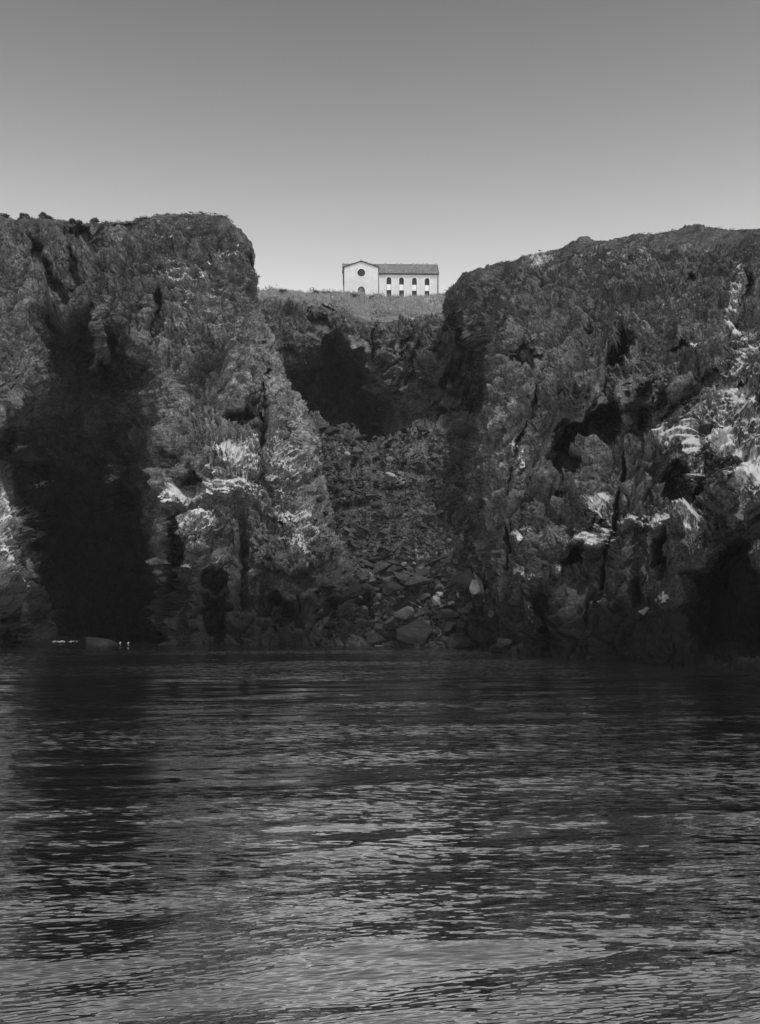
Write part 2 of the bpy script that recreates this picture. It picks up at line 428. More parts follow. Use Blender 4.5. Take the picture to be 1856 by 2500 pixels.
# --- right headland
skyD = [(1085,790,182),(1098,712,152),(1130,668,146),(1200,650,139),(1282,622,131),(1400,594,123),(1560,566,116),(1720,563,109),(1860,556,104),(2100,545,98),(2600,540,88)]
D = [
 [wz(1185,104),wz(1202,95),wz(1216,88),wz(1250,83),wz(1320,80),wz(1430,77),wz(1580,71.5),wz(1720,66.5),wz(1860,62),wz(2100,56),wz(2600,46)],
 [(1178,1400,114),(1188,1400,102),(1200,1400,93),(1235,1400,87),(1310,1400,83),(1425,1400,80),(1575,1400,75),(1720,1400,70),(1860,1400,65),(2100,1400,59),(2600,1400,45)],
 [(1165,1200,130),(1172,1200,114),(1180,1200,99),(1205,1200,93),(1295,1200,87),(1420,1200,83),(1570,1200,78),(1720,1200,72),(1860,1200,67),(2100,1200,60),(2600,1200,50)],
 [(1198,1020,152),(1205,1000,124),(1212,1000,108),(1226,1000,101),(1300,1000,92),(1420,1000,88),(1565,1000,84),(1720,1000,78),(1860,1000,73),(2100,1000,66),(2600,1000,56)],
 [(1205,900,166),(1222,868,136),(1238,868,115),(1258,865,106),(1320,860,99),(1420,850,95),(1560,850,90),(1720,840,85),(1860,830,80),(2100,830,72),(2600,830,62)],
 [(1120,800,182),(1094,752,152),(1130,748,143),(1205,742,132),(1290,725,119),(1400,705,111),(1560,690,104),(1720,680,98),(1860,670,92),(2100,660,85),(2600,650,74)],
 skyD, beyond_ray(skyD, 18, 1.5, 1000, 1500), beyond_ray(skyD, 90, 7, 1000, 1500)]
P, px, py = sheet(D, 540, 600, [.3,.5,.55,.7,1,1.25,1.3,1.2,.8,.4], [1.3,1.3,1.25,1.1,1.05,.95,.25,.1])
wx, wy = warp_px(P, px, py, 17); nz = fbm(P.reshape(-1, 3), 3.4, 5, 61, .62).reshape(px.shape)
cx_, cy_ = px + .55 * (wx - px), py + .55 * (wy - py)
caveD = [(1655,1395),(1700,1362),(1750,1320),(1790,1295),(1820,1262),(1846,1300),(1870,1370),(1960,1400),(2000,1600),(1700,1600),(1660,1500)]
sd = polysd(cx_, cy_, caveD)
inw = 9 * sstep(-6, 60, sd)
inw += fsum(wx, wy, [(8,1655,1190,40,48),(8,1475,1045,75,42),(6,1375,1145,45,36),(8,1512,885,22,42,25),(5,1298,880,25,22),(4,1685,690,12,20),(4,1822,716,9,32),
 (4,1665,858,30,8,-5),(5,1425,1362,30,22),(3,1330,1480,22,62),(4,1623,1370,16,60),(3,1552,1440,16,30),(3,1480,820,40,12),
 (-5,1850,1180,42,36),(-4,1445,1325,42,22),(-3.5,1462,1240,26,30),(-3,1278,1320,14,14),(-3,1360,1390,12,12),(-3.5,1640,1285,115,26),(-3,1765,1085,45,50),
 (-3,1545,1260,20,150,12),(-2.5,1520,1450,40,50),(-3.5,1550,960,40,50),(-3,1440,930,50,30),(-3,1460,990,28,30),(-2.5,1255,1200,16,180,4),(-2.5,1400,1480,40,70),
 (-2.5,1720,850,40,40),(-2,1400,620,20,20),(-2.5,1290,780,60,50),(3,1750,930,60,18),(-3,1640,950,60,50),(-3,1700,1180,14,60,20),(3,1890,1000,40,60)], nz)
cr = [[(1345,900),(1335,929),(1295,1016),(1267,1076),(1252,1130),(1250,1190),(1244,1250),(1252,1310),(1258,1390)],
      [(1560,1060),(1525,1102),(1517,1189),(1496,1304),(1490,1344),(1474,1427),(1458,1487),(1460,1527),(1446,1640)],
      [(1560,1060),(1580,1010),(1540,940),(1500,900)],[(1380,640),(1395,760),(1380,860),(1372,930)],[(1790,900),(1830,1010),(1870,1110)]]
for c_, a_, w_ in zip(cr, (2.2, 2.6, 2.5, 0.0, 0.0), (3.5, 3.5, 12, 4, 5)):
    inw += a_ * np.clip(.75 + 1.1 * nz, .1, 1.2) * np.exp(-(segdist(px + (wx - px) * .4, py, c_) / w_) ** 2)
P2 = P * (1 + inw / P[..., 1])[..., None]; P2[..., 2] += (P2[..., 1] / P[..., 1] - 1) * -CAMZ
N = softnormals(P2)
strat = sstep(900, 720, py + 0.15 * (px - 1500))
damp = steepdamp(inw); Drk, cells = rockify(P2, 0.9, strata=(0.45 * strat).ravel() + 0.1, drip=((1 - strat) * 0.4).ravel(), seed=200)
Drk = Drk * (0.34 + 0.66 * sstep(0, 75, py - np.interp(px, [q[0] for q in skyD], [q[1] for q in skyD]))) * (0.7 + 0.3 * sstep(40, 110, P2[..., 1]))
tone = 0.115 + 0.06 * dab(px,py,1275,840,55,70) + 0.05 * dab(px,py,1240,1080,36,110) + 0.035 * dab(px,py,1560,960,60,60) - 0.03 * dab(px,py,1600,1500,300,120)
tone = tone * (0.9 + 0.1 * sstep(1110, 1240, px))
wet_shade = sstep(1430, 1560, wy + 30 * nz) * 0.85 + 0.5 * sstep(1200, 1420, py + 90 * nz)
wet_shade = np.maximum(wet_shade, sstep(5, 40, sd) * 0.9)  # hollow at the right foot: its shade painted into the rock colour
gD = [(.6,1792,778,20,60),(.6,1835,840,30,40),(.5,1800,700,12,30),(1,1772,1075,34,46),(.5,1700,1080,60,22),(.5,1640,1085,40,20),(1,1835,1165,34,46),(.9,1822,1240,12,16),
 (1.1,1440,1318,46,14),(1.1,1465,1224,26,12),(.7,1470,1255,20,30),(1.1,1272,1318,9,16),(1,1300,1300,10,6),(1.1,1360,1388,9,9),(.8,1290,1402,16,12),(.45,1600,1270,110,18),(.7,1700,1300,30,34),
 (.6,1580,1320,10,30),(.9,1583,1390,5,45),(.8,1610,1385,9,40,-8),(1,1578,1482,10,26),(1,1626,1474,12,12),(.5,1262,1120,10,70),(.4,1300,1500,16,40),(.8,1357,1475,5,14),(.4,1470,1480,6,40,15),
 (.8,1690,845,30,4,-5),(.35,1580,830,20,20),(.5,1800,930,40,60),(.4,1860,1000,30,60),(.35,1500,640,160,40),(.4,1320,640,40,30),(.3,1650,760,80,50),(.7,1838,1330,10,12),(.5,1670,1170,40,30)]
gm = fsum(wx, wy, gD) + .38 * dab(px, py, 1760, 1050, 160, 200) + .25 * dab(px, py, 1500, 1300, 200, 120)
def vegD(up): return (0.75 * strat) * (0.4 + 0.6 * sstep(0.0, 0.6, up)) + 0.5 * sstep(1230, 1180, px) * sstep(950, 850, py) + 0.45 * sstep(1300, 900, py) * sstep(0.35, 0.7, up)
def guaD(up): return gm * (0.65 + 0.9 * sstep(0.05, 0.6, up))
finish('right_headland', P2, px, py, Drk, N, cells, tone, vegD, guaD, wet_shade)

# --- wall at the back of the gully with the plateau above it
rimB = [(480,745,178),(600,745,176),(680,742,176),(780,748,178),(840,765,180),(900,792,180),(970,792,182),(1035,778,183),(1100,765,183),(1180,760,180),(1320,760,175)]
crestB = [(480,708,212),(600,708,206),(680,709,208),(780,714,216),(840,718,225),(900,721,231),(970,722,232),(1035,722,231),(1100,718,226),(1180,716,220),(1320,712,215)]
midB = [((a[0]*.5+b[0]*.5), a[1]*.42+b[1]*.58, a[2]*.5+b[2]*.5) for a, b in zip(rimB, crestB)]
xs = [480,600,680,780,840,900,970,1035,1100,1180,1320]
B = [
 [(x, 1150, y) for x, y in zip(xs, [170,172,176,180,180,180,176,168,160,155,150])],
 [(x, 1020, y) for x, y in zip(xs, [170,172,176,180,180,180,170,158,152,150,148])],
 [(x, 930, y) for x, y in zip(xs, [168,170,174,180,180,178,168,158,152,150,148])],
 [(x, 860, y) for x, y in zip(xs, [167,168,170,173,173,175,172,162,157,155,150])],
 [(x, 800, y) for x, y in zip(xs, [169,170,171,172,174,177,178,175,170,165,160])],
 rimB, midB, crestB, beyond(crestB, 30, 0.3), beyond(crestB, 160, -2)]
P, px, py = sheet(B, 400, 400, [.2,.8,1.1,.9,1,1,1,1,1,.6], [.6,.9,1,1,.9,.9,1.1,.35,.15], bl=7)
wx, wy = warp_px(P, px, py, 10); nz = fbm(P.reshape(-1, 3), 3.4, 5, 61, .62).reshape(px.shape)
cx_, cy_ = px + .55 * (wx - px), py + .55 * (wy - py)
caveB = [(700,905),(735,890),(770,870),(790,812),(822,800),(850,845),(885,850),(900,890),(918,950),(968,965),(980,1040),(1000,1160),(640,1160),(690,960)]
sd = polysd(cx_, cy_, caveB)
inw = 18 * (.5 * sstep(-2, 14, sd) + .5 * sstep(5, 50, sd))
inw += fsum(wx, wy, [(6,808,758,18,10,-10),(4,780,790,20,12),(-3,740,840,30,25),(-4,1060,900,60,50,-35),(-4,1110,960,50,50),(5,1150,830,40,30),(4,1010,920,12,50,20),(-4,940,850,30,60),(4,910,830,5,60,5),
                     (4,985,860,10,40,30),(-4,1050,840,60,12,-25)], nz)
P2 = P * (1 + inw / P[..., 1])[..., None]; P2[..., 2] += (P2[..., 1] / P[..., 1] - 1) * -CAMZ
N = softnormals(P2)
damp = steepdamp(inw); Drk, cells = rockify(P2, 1.15, strata=0.2, seed=300)
gr = sstep(790, 745, wy - 45 * dab(px, py, 930, 790, 110, 400)) * sstep(1150, 1040, px + 0.3 * py - 230 * 0)
gr = sstep(20, -6, wy - np.interp(px, [p_[0] for p_ in rimB], [p_[1] for p_ in rimB]))
Drk = Drk * (1 - 0.82 * gr) * (1 - 0.9 * sstep(228, 236, P2[..., 1]))
Drk += gr * 0.5 * fbm(P2.reshape(-1, 3), 3.0, 4, 5).reshape(px.shape)
tone = 0.12 + 0.02 * dab(px, py, 930, 860, 60, 60) + gr * 0.05
tone = tone + 0.05 * gr * sstep(900, 1040, px)
wet_shade = sstep(4, 40, sd) * 0.5  # no damp here: shade of the back cave painted into the rock
gm = fsum(wx, wy, [(.4,915,776,14,3),(.5,1030,779,20,3),(.3,850,880,40,30),(.3,1080,850,50,30)])
def vegB(up): return 0.55 * (1 - gr) * (0.3 + 0.7 * sstep(0.0, 0.6, up)) + 0.55 * gr * (1 - 0.6 * sstep(880, 1040, px))
def guaB(up): return gm
finish('gully_back_wall', P2, px, py, Drk, N, cells, tone, vegB, guaB, wet_shade)

# --- rubble slope filling the gully
saddle = [(560,970,134),(660,990,136),(740,1025,138),(800,1048,140),(900,1084,142),(960,1068,142),(1060,1030,140),(1160,1000,136),(1300,985,128)]
xs = [560,660,740,800,900,960,1060,1160,1300]
C = [
 [wz(x, y, -2.2) for x, y in zip([660,760,840,880,950,1010,1090,1190,1320], [97,96,95,94,93,92,91,90,88])],
 [(x, 1520, y) for x, y in zip([660,760,840,880,950,1010,1090,1190,1320], [102,101,100,99,98,97,96,95,92])],
 [(x, 1400, y) for x, y in zip([620,740,820,870,940,1000,1080,1170,1300], [108,107,106,105,105,104,103,101,98])],
 [(x, 1280, y) for x, y in zip([600,700,780,840,920,980,1070,1160,1300], [115,114,114,114,113,113,112,110,104])],
 [(x, 1160, y) for x, y in zip([580,680,760,820,910,970,1060,1160,1300], [125,126,127,127,127,127,126,122,114])],
 saddle, beyond(saddle, 8, -4), beyond(saddle, 28, -16)]
P, px, py = sheet(C, 380, 400, [.4,.8,.9,1,1,1,1,.6], [.6,.9,1.1,1.1,1,.3,.2], bl=9)
wx, wy = warp_px(P, px, py, 10); nz = fbm(P.reshape(-1, 3), 3.4, 5, 61, .62).reshape(px.shape)
cx_, cy_ = px + .55 * (wx - px), py + .55 * (wy - py)
inw = fsum(wx, wy, [(-2.5,960,1180,60,30,10),(-2,880,1160,50,20,20),(2.5,870,1250,50,12),(-2,1060,1130,60,40),(2,1120,1250,50,25),(-1.5,820,1080,40,16),(-2.5,1180,1330,40,60),(2,930,1560,120,20)])
P2 = P * (1 + inw / P[..., 1])[..., None]; P2[..., 2] += (P2[..., 1] / P[..., 1] - 1) * -CAMZ
N = softnormals(P2)
damp = steepdamp(inw); Drk, cells = rockify(P2, 0.8, seed=400, big=0.95)
tone = 0.12 + 0.03 * dab(px, py, 950, 1140, 130, 60) - 0.01 * dab(px, py, 960, 1260, 120, 60)
wet_shade = sstep(1400, 1530, wy) * 0.75
def vegC(up): return 0.6 * (0.3 + 0.7 * sstep(0.2, 0.8, up)) * sstep(1440, 1340, wy) * (0.5 + 0.5 * sstep(-.3, .3, fbm(P2.reshape(-1, 3), 6, 3, 9).reshape(px.shape)))
def guaC(up): return 0 * up + 0.25 * sstep(.86, .95, cells[1])
finish('rubble_slope', P2, px, py, Drk, N, cells, tone, vegC, guaC, wet_shade)

# ------------------------------------------------------------------ sea
def water():
    nr, nc = 1000, 640
    # rows spaced evenly in depression angle so that near ripples are as finely cut as far ones
    tq = np.linspace(1.0, 0.0, nr)
    k = 0.0135 + (0.47 - 0.0135) * tq                      # tan of depression
    Yr = CAMZ / k
    ta = np.linspace(-0.5, 0.5, nc)
    Y = np.repeat(Yr[:, None], nc, 1); X = Y * ta[None, :]
    dy = np.abs(np.gradient(Yr))[:, None]
    Z = np.zeros_like(X); lost = np.zeros_like(X); allv = 0.
    Q = np.stack([X.ravel(), Y.ravel(), np.zeros(X.size)], 1)
    wrp = perlin(Q, 7.0, 51).reshape(X.shape) * 0.8 + perlin(Q, 2.0, 52).reshape(X.shape) * 0.16
    wrpx = perlin(Q, 5.0, 53).reshape(X.shape) * 0.7
    rs = np.random.default_rng(5)
    patch = 0.65 + 0.75 * perlin(np.stack([Q[:, 0] * 0.5, Q[:, 1], Q[:, 2]], 1), 4.5, 54).reshape(X.shape)
    patch = np.clip(patch, 0.42, 1.45)
    belt = np.interp(Y + 5 * perlin(Q * np.array([.25, 1, 1]), 9, 57).reshape(X.shape), [11, 24, 33, 41, 46, 58, 66, 92, 110], [1, 1, 1.1, .9, .3, .3, 1.5, 2.3, 1.4])
    for lam, n, st in ((9.0, 5, .009), (4.5, 6, .016), (2.2, 7, .024), (1.1, 9, .012), (.6, 10, .008), (.34, 12, .010), (.21, 14, .017), (.13, 18, .030), (.085, 22, .042), (.058, 18, .036)):
        for _ in range(n):
            l = lam * rs.uniform(0.75, 1.3); th = rs.normal(rad(-16), rad(14 if lam < .5 else 16)); kk = 2 * math.pi / l
            a = st * l / (2 * math.pi) * rs.uniform(.5, 1.5) / math.sqrt(n) * 1.9
            ph = rs.uniform(0, 6.28)
            cx, cy = math.sin(th), math.cos(th)
            arg = kk * (cx * (X + wrpx) + cy * (Y + wrp * (1 if lam > .4 else .6))) + ph
            att = sstep(1.8, 3.5, l / dy)
            m = patch * np.minimum(belt, 1.3) if lam < 2 else 1
            s = np.sin(arg)
            Z += a * att * m * (s - 0.28 * np.sin(2 * arg)); lost += (a * kk) ** 2 * (1 - att); allv += (a * kk) ** 2
    V = np.stack([X, Y, Z], -1).reshape(-1, 3)
    Fq = gridfaces(nr, nc)
    return V, Fq, np.sqrt(lost / allv) * belt
def water_mat():
    m = bpy.data.materials.new('sea_water'); m.use_nodes = True
    n = m.node_tree; n.nodes.clear()
    o = n.nodes.new('ShaderNodeOutputMaterial')
    geo = n.nodes.new('ShaderNodeNewGeometry')
    def slope(sx, sy, amp_x, amp_y, detail):
        mp = n.nodes.new('ShaderNodeMapping'); n.links.new(geo.outputs['Position'], mp.inputs[0])
        mp.inputs['Scale'].default_value = (sx, sy, 1); mp.inputs['Rotation'].default_value = (0, 0, rad(8))
        x = nnoise(n, mp.outputs[0], 1.0, detail, 0.6)
        s = n.nodes.new('ShaderNodeVectorMath'); s.operation = 'SUBTRACT'; s.inputs[1].default_value = (0.5, 0.5, 0.5)
        n.links.new(x.outputs['Color'], s.inputs[0])
        q = n.nodes.new('ShaderNodeVectorMath'); q.operation = 'MULTIPLY'; q.inputs[1].default_value = (amp_x, amp_y, 0)
        n.links.new(s.outputs[0], q.inputs[0]); return q.outputs[0]
    a = slope(2.6, 9, 1.0, 1.3, 4); a2 = slope(.28, 1.9, 0.15, 0.34, 4)
    fine = nmap(n, nattr(n, 'fine'), 0, 3, .10, 3.3)
    mp = n.nodes.new('ShaderNodeMapping'); n.links.new(geo.outputs['Position'], mp.inputs[0]); mp.inputs['Scale'].default_value = (0.035, 0.11, 1)
    pt = nnoise(n, mp.outputs[0], 1.0, 4, 0.6).outputs[0]
    sc1 = n.nodes.new('ShaderNodeVectorMath'); sc1.operation = 'SCALE'
    n.links.new(a, sc1.inputs[0]); n.links.new(nmath(n, 'MULTIPLY', nmap(n, pt, 0.40, 0.60, 0.12, 1.3), fine), sc1.inputs['Scale'])
    ad0 = n.nodes.new('ShaderNodeVectorMath'); ad0.operation = 'ADD'; n.links.new(sc1.outputs[0], ad0.inputs[0]); n.links.new(a2, ad0.inputs[1])
    ad = n.nodes.new('ShaderNodeVectorMath'); ad.operation = 'ADD'
    n.links.new(geo.outputs['Normal'], ad.inputs[0]); n.links.new(ad0.outputs[0], ad.inputs[1])
    nn = n.nodes.new('ShaderNodeVectorMath'); nn.operation = 'NORMALIZE'; n.links.new(ad.outputs[0], nn.inputs[0])
    gl = n.nodes.new('ShaderNodeBsdfGlossy'); gl.inputs['Color'].default_value = (.98, .98, .98, 1); gl.inputs['Roughness'].default_value = 0.02
    df = n.nodes.new('ShaderNodeBsdfDiffuse'); df.inputs['Color'].default_value = (.012, .012, .012, 1)
    fr = n.nodes.new('ShaderNodeFresnel'); fr.inputs['IOR'].default_value = 60.0
    for x in (gl, fr): n.links.new(nn.outputs[0], x.inputs['Normal'])
    mx = n.nodes.new('ShaderNodeMixShader'); n.links.new(fr.outputs[0], mx.inputs[0])
    n.links.new(df.outputs[0], mx.inputs[1]); n.links.new(gl.outputs[0], mx.inputs[2]); n.links.new(mx.outputs[0], o.inputs[0])
    return m
WATER = water_mat()
V, Fq, lost = water()
o = mesh_np('sea', V, Fq, WATER, True, dict(fine=lost.ravel())); tag(o, kind='structure')
# the sea goes on all round, just below the finely cut sheet, far past the horizon
Rr = 4000
o = mesh_np('open_sea', np.array([(-Rr, -Rr, -.22), (Rr, -Rr, -.22), (Rr, Rr, -.22), (-Rr, Rr, -.22)], float), np.array([[0, 1, 2, 3]]), WATER); tag(o, kind='structure')

# ------------------------------------------------------------------ chapel
def bm_obj(name, bm, mat, parent=None, smooth=False):
    me = bpy.data.meshes.new(name); bm.normal_update(); bm.to_mesh(me); bm.free()
    if smooth: me.polygons.foreach_set('use_smooth', [True] * len(me.polygons))
    me.materials.append(mat); o = bpy.data.objects.new(name, me); COL.objects.link(o)
    if parent is not None: o.parent = parent
    return o
def add_box(bm, x0, x1, y0, y1, z0, z1):
    v = [bm.verts.new(p) for p in ((x0,y0,z0),(x1,y0,z0),(x1,y1,z0),(x0,y1,z0),(x0,y0,z1),(x1,y0,z1),(x1,y1,z1),(x0,y1,z1))]
    for f in ((0,3,2,1),(4,5,6,7),(0,1,5,4),(1,2,6,5),(2,3,7,6),(3,0,4,7)): bm.faces.new([v[i] for i in f])
def add_poly_prism(bm, pts, y0, y1):
    """pts: (x,z) loop"""
    a = [bm.verts.new((x, y0, z)) for x, z in pts]; b = [bm.verts.new((x, y1, z)) for x, z in pts]
    n = len(pts); bm.faces.new(a); bm.faces.new(b[::-1])
    for i in range(n): bm.faces.new((a[i], b[i], b[(i + 1) % n], a[(i + 1) % n]))
def add_ring(bm, outer, inner, y0, y1, closed=True):
    n = len(outer); L = [[bm.verts.new((x, y, z)) for x, z in pts] for y in (y0, y1) for pts in (outer, inner)]
    of, inf, ob, ib = L
    for i in range(n if closed else n - 1):
        j = (i + 1) % n
        for q in ((of[i], of[j], inf[j], inf[i]), (of[i], ob[i], ob[j], of[j]), (inf[i], inf[j], ib[j], ib[i]), (ob[i], ib[i], ib[j], ob[j])): bm.faces.new(q)
def arch(cx, hw, z0, zs, n=12):
    """closed outline of an arched opening, half width hw, sill z0, spring line zs"""
    p = [(cx - hw, z0), (cx + hw, z0)]
    for k in range(n + 1):
        a = math.pi * k / n; p.append((cx + hw * math.cos(a), zs + hw * math.sin(a)))
    return p
def circle(cx, cz, r, n=28): return [(cx + r * math.cos(2 * math.pi * k / n), cz + r * math.sin(2 * math.pi * k / n)) for k in range(n)]
def holed_wall(bm, outer, holes, y0, depth):
    edges = []
    for lp in [outer] + holes:
        v = [bm.verts.new((x, y0, z)) for x, z in lp]
        e = [bm.edges.new((v[i], v[(i + 1) % len(v)])) for i in range(len(v))]; edges += e
    bmesh.ops.triangle_fill(bm, use_beauty=True, use_dissolve=False, edges=edges, normal=(0, -1, 0))
    r = bmesh.ops.extrude_edge_only(bm, edges=edges)
    for v in r['geom']:
        if isinstance(v, bmesh.types.BMVert): v.co.y += depth

CY = 230.0; MP = CY / F
O = at(838, 719, CY)                                    # left front foot of the building
ch = bpy.data.objects.new('chapel', None); COL.objects.link(ch); ch.location = O; ch.rotation_euler = (0, 0, rad(1.4))
tag(ch, 'white plastered chapel with arched windows and tiled roof alone on the plateau', 'chapel')
def X(zx): return (800 + zx / 5.1625 - 838) * MP
def Z(zy): return (719 - (600 + zy / 5.1625)) * MP
zb = -2.2
hx0, hx1 = X(197), X(1398)
# nave: long wall facing the sea
wins = [775, 935, 1098, 1259]
hw = 31 / 5.1625 * MP
bm = bmesh.new()
NY = 0.9
outer = [(X(630), zb), (hx1, zb), (hx1, Z(330)), (X(630), Z(330))]
holed_wall(bm, outer, [arch(X(c), hw, Z(645), Z(405 + (c - 775) * .018)) for c in wins], NY, 0.4)
bm_obj('nave_wall', bm, PLASTER, ch)
bm = bmesh.new(); add_box(bm, hx0, hx1, NY + 8.0, NY + 8.3, zb, Z(330)); add_box(bm, hx0, hx0 + .3, NY + .41, NY + 7.99, zb, Z(330))
bm_obj('rear_wall', bm, PLASTER, ch)
for x in (hx1 - .3,):
    bm = bmesh.new(); ez = Z(330); a = [(NY + .41, zb), (NY + 7.99, zb), (NY + 7.99, ez), (NY + 4.1, ez + 2.9), (NY + .41, ez)]
    va = [bm.verts.new((x, y, z)) for y, z in a]; vb = [bm.verts.new((x + .297, y, z)) for y, z in a]
    bm.faces.new(va); bm.faces.new(vb[::-1])
    for i in range(5): bm.faces.new((va[i], vb[i], vb[(i + 1) % 5], va[(i + 1) % 5]))
    bm_obj('end_wall', bm, PLASTER, ch)
bm = bmesh.new(); ez = Z(330)
a = [(NY + .41, ez), (NY + 7.99, ez), (NY + 4.1, ez + 2.9)]
va = [bm.verts.new((hx0, y, z)) for y, z in a]; vb = [bm.verts.new((hx0 + .297, y, z)) for y, z in a]
bm.faces.new(va); bm.faces.new(vb[::-1])
for i in range(3): bm.faces.new((va[i], vb[i], vb[(i + 1) % 3], va[(i + 1) % 3]))
bm_obj('end_wall', bm, PLASTER, ch)
for c in wins:
    z_s = Z(405 + (c - 775) * .018); cx = X(c)
    fr = bmesh.new(); add_ring(fr, arch(cx, hw + .16, Z(645), z_s)[1:], arch(cx, hw + .003, Z(645), z_s)[1:], NY - .07, NY + .1, False)
    add_box(fr, cx - hw - .16, cx - hw - .003, NY - .07, NY + .1, Z(645), z_s)
    W_ = bm_obj('window', fr, TRIM, ch)
    up = bmesh.new(); t = arch(cx, hw - .01, Z(462 + (c - 775) * .018), z_s); add_poly_prism(up, t, NY + .22, NY + .26); bm_obj('pane', up, GLASSD, W_)
    pn = bmesh.new(); add_box(pn, cx - hw + .07, cx + hw - .07, NY + .10, NY + .2, Z(536 + (c - 775) * .018), Z(464 + (c - 775) * .018)); bm_obj('panel', pn, PANEL, W_)
    lo = bmesh.new(); add_box(lo, cx - hw + .01, cx + hw - .01, NY + .22, NY + .26, Z(644), Z(463 + (c - 775) * .018) - .02); bm_obj('pane', lo, GLASSD, W_)
    mu = bmesh.new()
    for k in (-1, 1): add_box(mu, cx + k * (hw - .05) - .03, cx + k * (hw - .05) + .03, NY + .14, NY + .21, Z(644), z_s)
    bm_obj('frame', mu, DARKW, W_)
# roof of the nave: two slopes carrying rows of half round tiles
rz = Z(330) + .12; run = 4.3; rise = 3.15
def slope_quad(bm, x0, x1, sgn, off, th):
    yc = NY + 4.15; y0 = yc - sgn * (run + .15) ; z0 = rz - .1 + off; y1 = yc; z1 = rz + rise + off
    v = [bm.verts.new(p) for p in ((x0,y0,z0),(x1,y0,z0),(x1,y1,z1),(x0,y1,z1),(x0,y0,z0-th),(x1,y0,z0-th),(x1,y1,z1-th),(x0,y1,z1-th))]
    for f in ((0,3,2,1),(4,5,6,7),(0,1,5,4),(1,2,6,5),(2,3,7,6),(3,0,4,7)): bm.faces.new([v[i] for i in f])
bm = bmesh.new(); slope_quad(bm, hx0 - .18, hx1 + .18, 1, 0, .16); slope_quad(bm, hx0 - .18, hx1 + .18, -1, -.002, .16)
roof = bm_obj('roof', bm, TILE, ch)
bm = bmesh.new(); yc = NY + 4.15; L_ = math.hypot(run + .15, rise + .1); nrow = 14; pitch_ = .31
x = hx0 - .1; rr = random.Random(3)
while x < hx1 + .15:
    for k in range(nrow):
        t0, t1 = k / nrow, (k + 1.12) / nrow; t1 = min(t1, 1)
        j = rr.uniform(-.015, .015); lift = rr.uniform(0, .02)
        y0 = yc - (run + .18) * (1 - t0); y1 = yc - (run + .15) * (1 - t1); z0 = rz - .1 + (rise + .1) * t0 + .05 + lift; z1 = rz - .1 + (rise + .1) * t1 + .01
        ring0 = [bm.verts.new((x + j + .085 * math.cos(a), y0, z0 + .085 * math.sin(a))) for a in (0, .8, 1.57, 2.34, 3.14)]
        ring1 = [bm.verts.new((x + j + .07 * math.cos(a), y1, z1 + .07 * math.sin(a))) for a in (0, .8, 1.57, 2.34, 3.14)]
        for q in range(4): bm.faces.new((ring0[q], ring0[q + 1], ring1[q + 1], ring1[q]))
        bm.faces.new(ring0[::-1])
    x += pitch_
o = bm_obj('barrel_tiles', bm, TILE, roof); o['kind'] = 'stuff'
bm = bmesh.new(); add_box(bm, hx0 - .2, hx1 + .2, yc - .12, yc + .12, rz + rise - .05, rz + rise + .14); bm_obj('ridge_cap', bm, TILE, roof)
bm = bmesh.new(); add_box(bm, X(640), hx1 + .2, NY - .36, NY - .18, rz - .36, rz - .13); add_box(bm, X(640), hx1 - .002, NY - .17, NY - .003, rz - .33, rz - .2)
bm_obj('gutter', bm, DARKW, ch)
for x0 in (hx0 - .19, hx1 + .19):
    bm = bmesh.new(); s_ = .05
    v = []
    for xx in (x0 - s_, x0 + s_):
        v.append([bm.verts.new(p) for p in ((xx, NY - .32, rz - .34), (xx, NY - .32, rz - .02), (xx, yc, rz + rise + .13), (xx, yc, rz + rise - .22))])
    bm.faces.new(v[0]); bm.faces.new(v[1][::-1])
    for i in range(4): bm.faces.new((v[0][i], v[1][i], v[1][(i + 1) % 4], v[0][(i + 1) % 4]))
    bm_obj('verge_board', bm, DARKW, ch)
# gabled front wing
wx0, wx1, wc = X(211), X(638), X(425); we, wp = Z(266), Z(196)
door_hw = 40 / 5.1625 * MP
bm = bmesh.new()
holed_wall(bm, [(wx0, zb), (wx1, zb), (wx1, we), (wc, wp), (wx0, we)], [circle(wc, Z(338), 50 / 5.1625 * MP), arch(wc, door_hw, Z(672), Z(556))], 0, .35)
bm_obj('gable_wall', bm, PLASTER, ch)
for q_ in ((wx0 + .002, wx0 + .3), (wx1 - .3, wx1 - .002)):
    bm = bmesh.new(); add_box(bm, q_[0], q_[1], .352, 5.5, zb, we); bm_obj('side_wall', bm, PLASTER, ch)
bm = bmesh.new()
pts = [(wx0 - .28, we - .02), (wc, wp + .15), (wx1 + .28, we - .02), (wx1 + .28, we - .20), (wc, wp - .06), (wx0 - .28, we - .20)]
add_poly_prism(bm, pts, -.22, .06); bm_obj('gable_coping', bm, DARKW, ch)
bm = bmesh.new(); add_poly_prism(bm, [(wx0 - .26, we + .0), (wc, wp + .16), (wx1 + .26, we + .0), (wx1 + .26, we - .1), (wc, wp + .04), (wx0 - .26, we - .1)], .061, 6.2)
bm_obj('roof', bm, TILE, ch)
r_ = 50 / 5.1625 * MP
bm = bmesh.new(); add_ring(bm, circle(wc, Z(338), r_ + .12), circle(wc, Z(338), r_ - .004), -.06, .1); RW = bm_obj('round_window', bm, TRIM, ch)
bm = bmesh.new(); add_poly_prism(bm, circle(wc, Z(338), r_ - .01), .2, .24); bm_obj('pane', bm, GLASSD, RW)
bm = bmesh.new(); add_poly_prism(bm, arch(wc, door_hw - .12, Z(671), Z(556)), .16, .22); DR = bm_obj('door', bm, DOORM, ch)
bm = bmesh.new(); add_ring(bm, arch(wc, door_hw + .06, Z(672), Z(556))[1:], arch(wc, door_hw - .13, Z(672), Z(556))[1:], -.05, .14, False); bm_obj('door_frame', bm, DARKW, DR)
bm = bmesh.new()
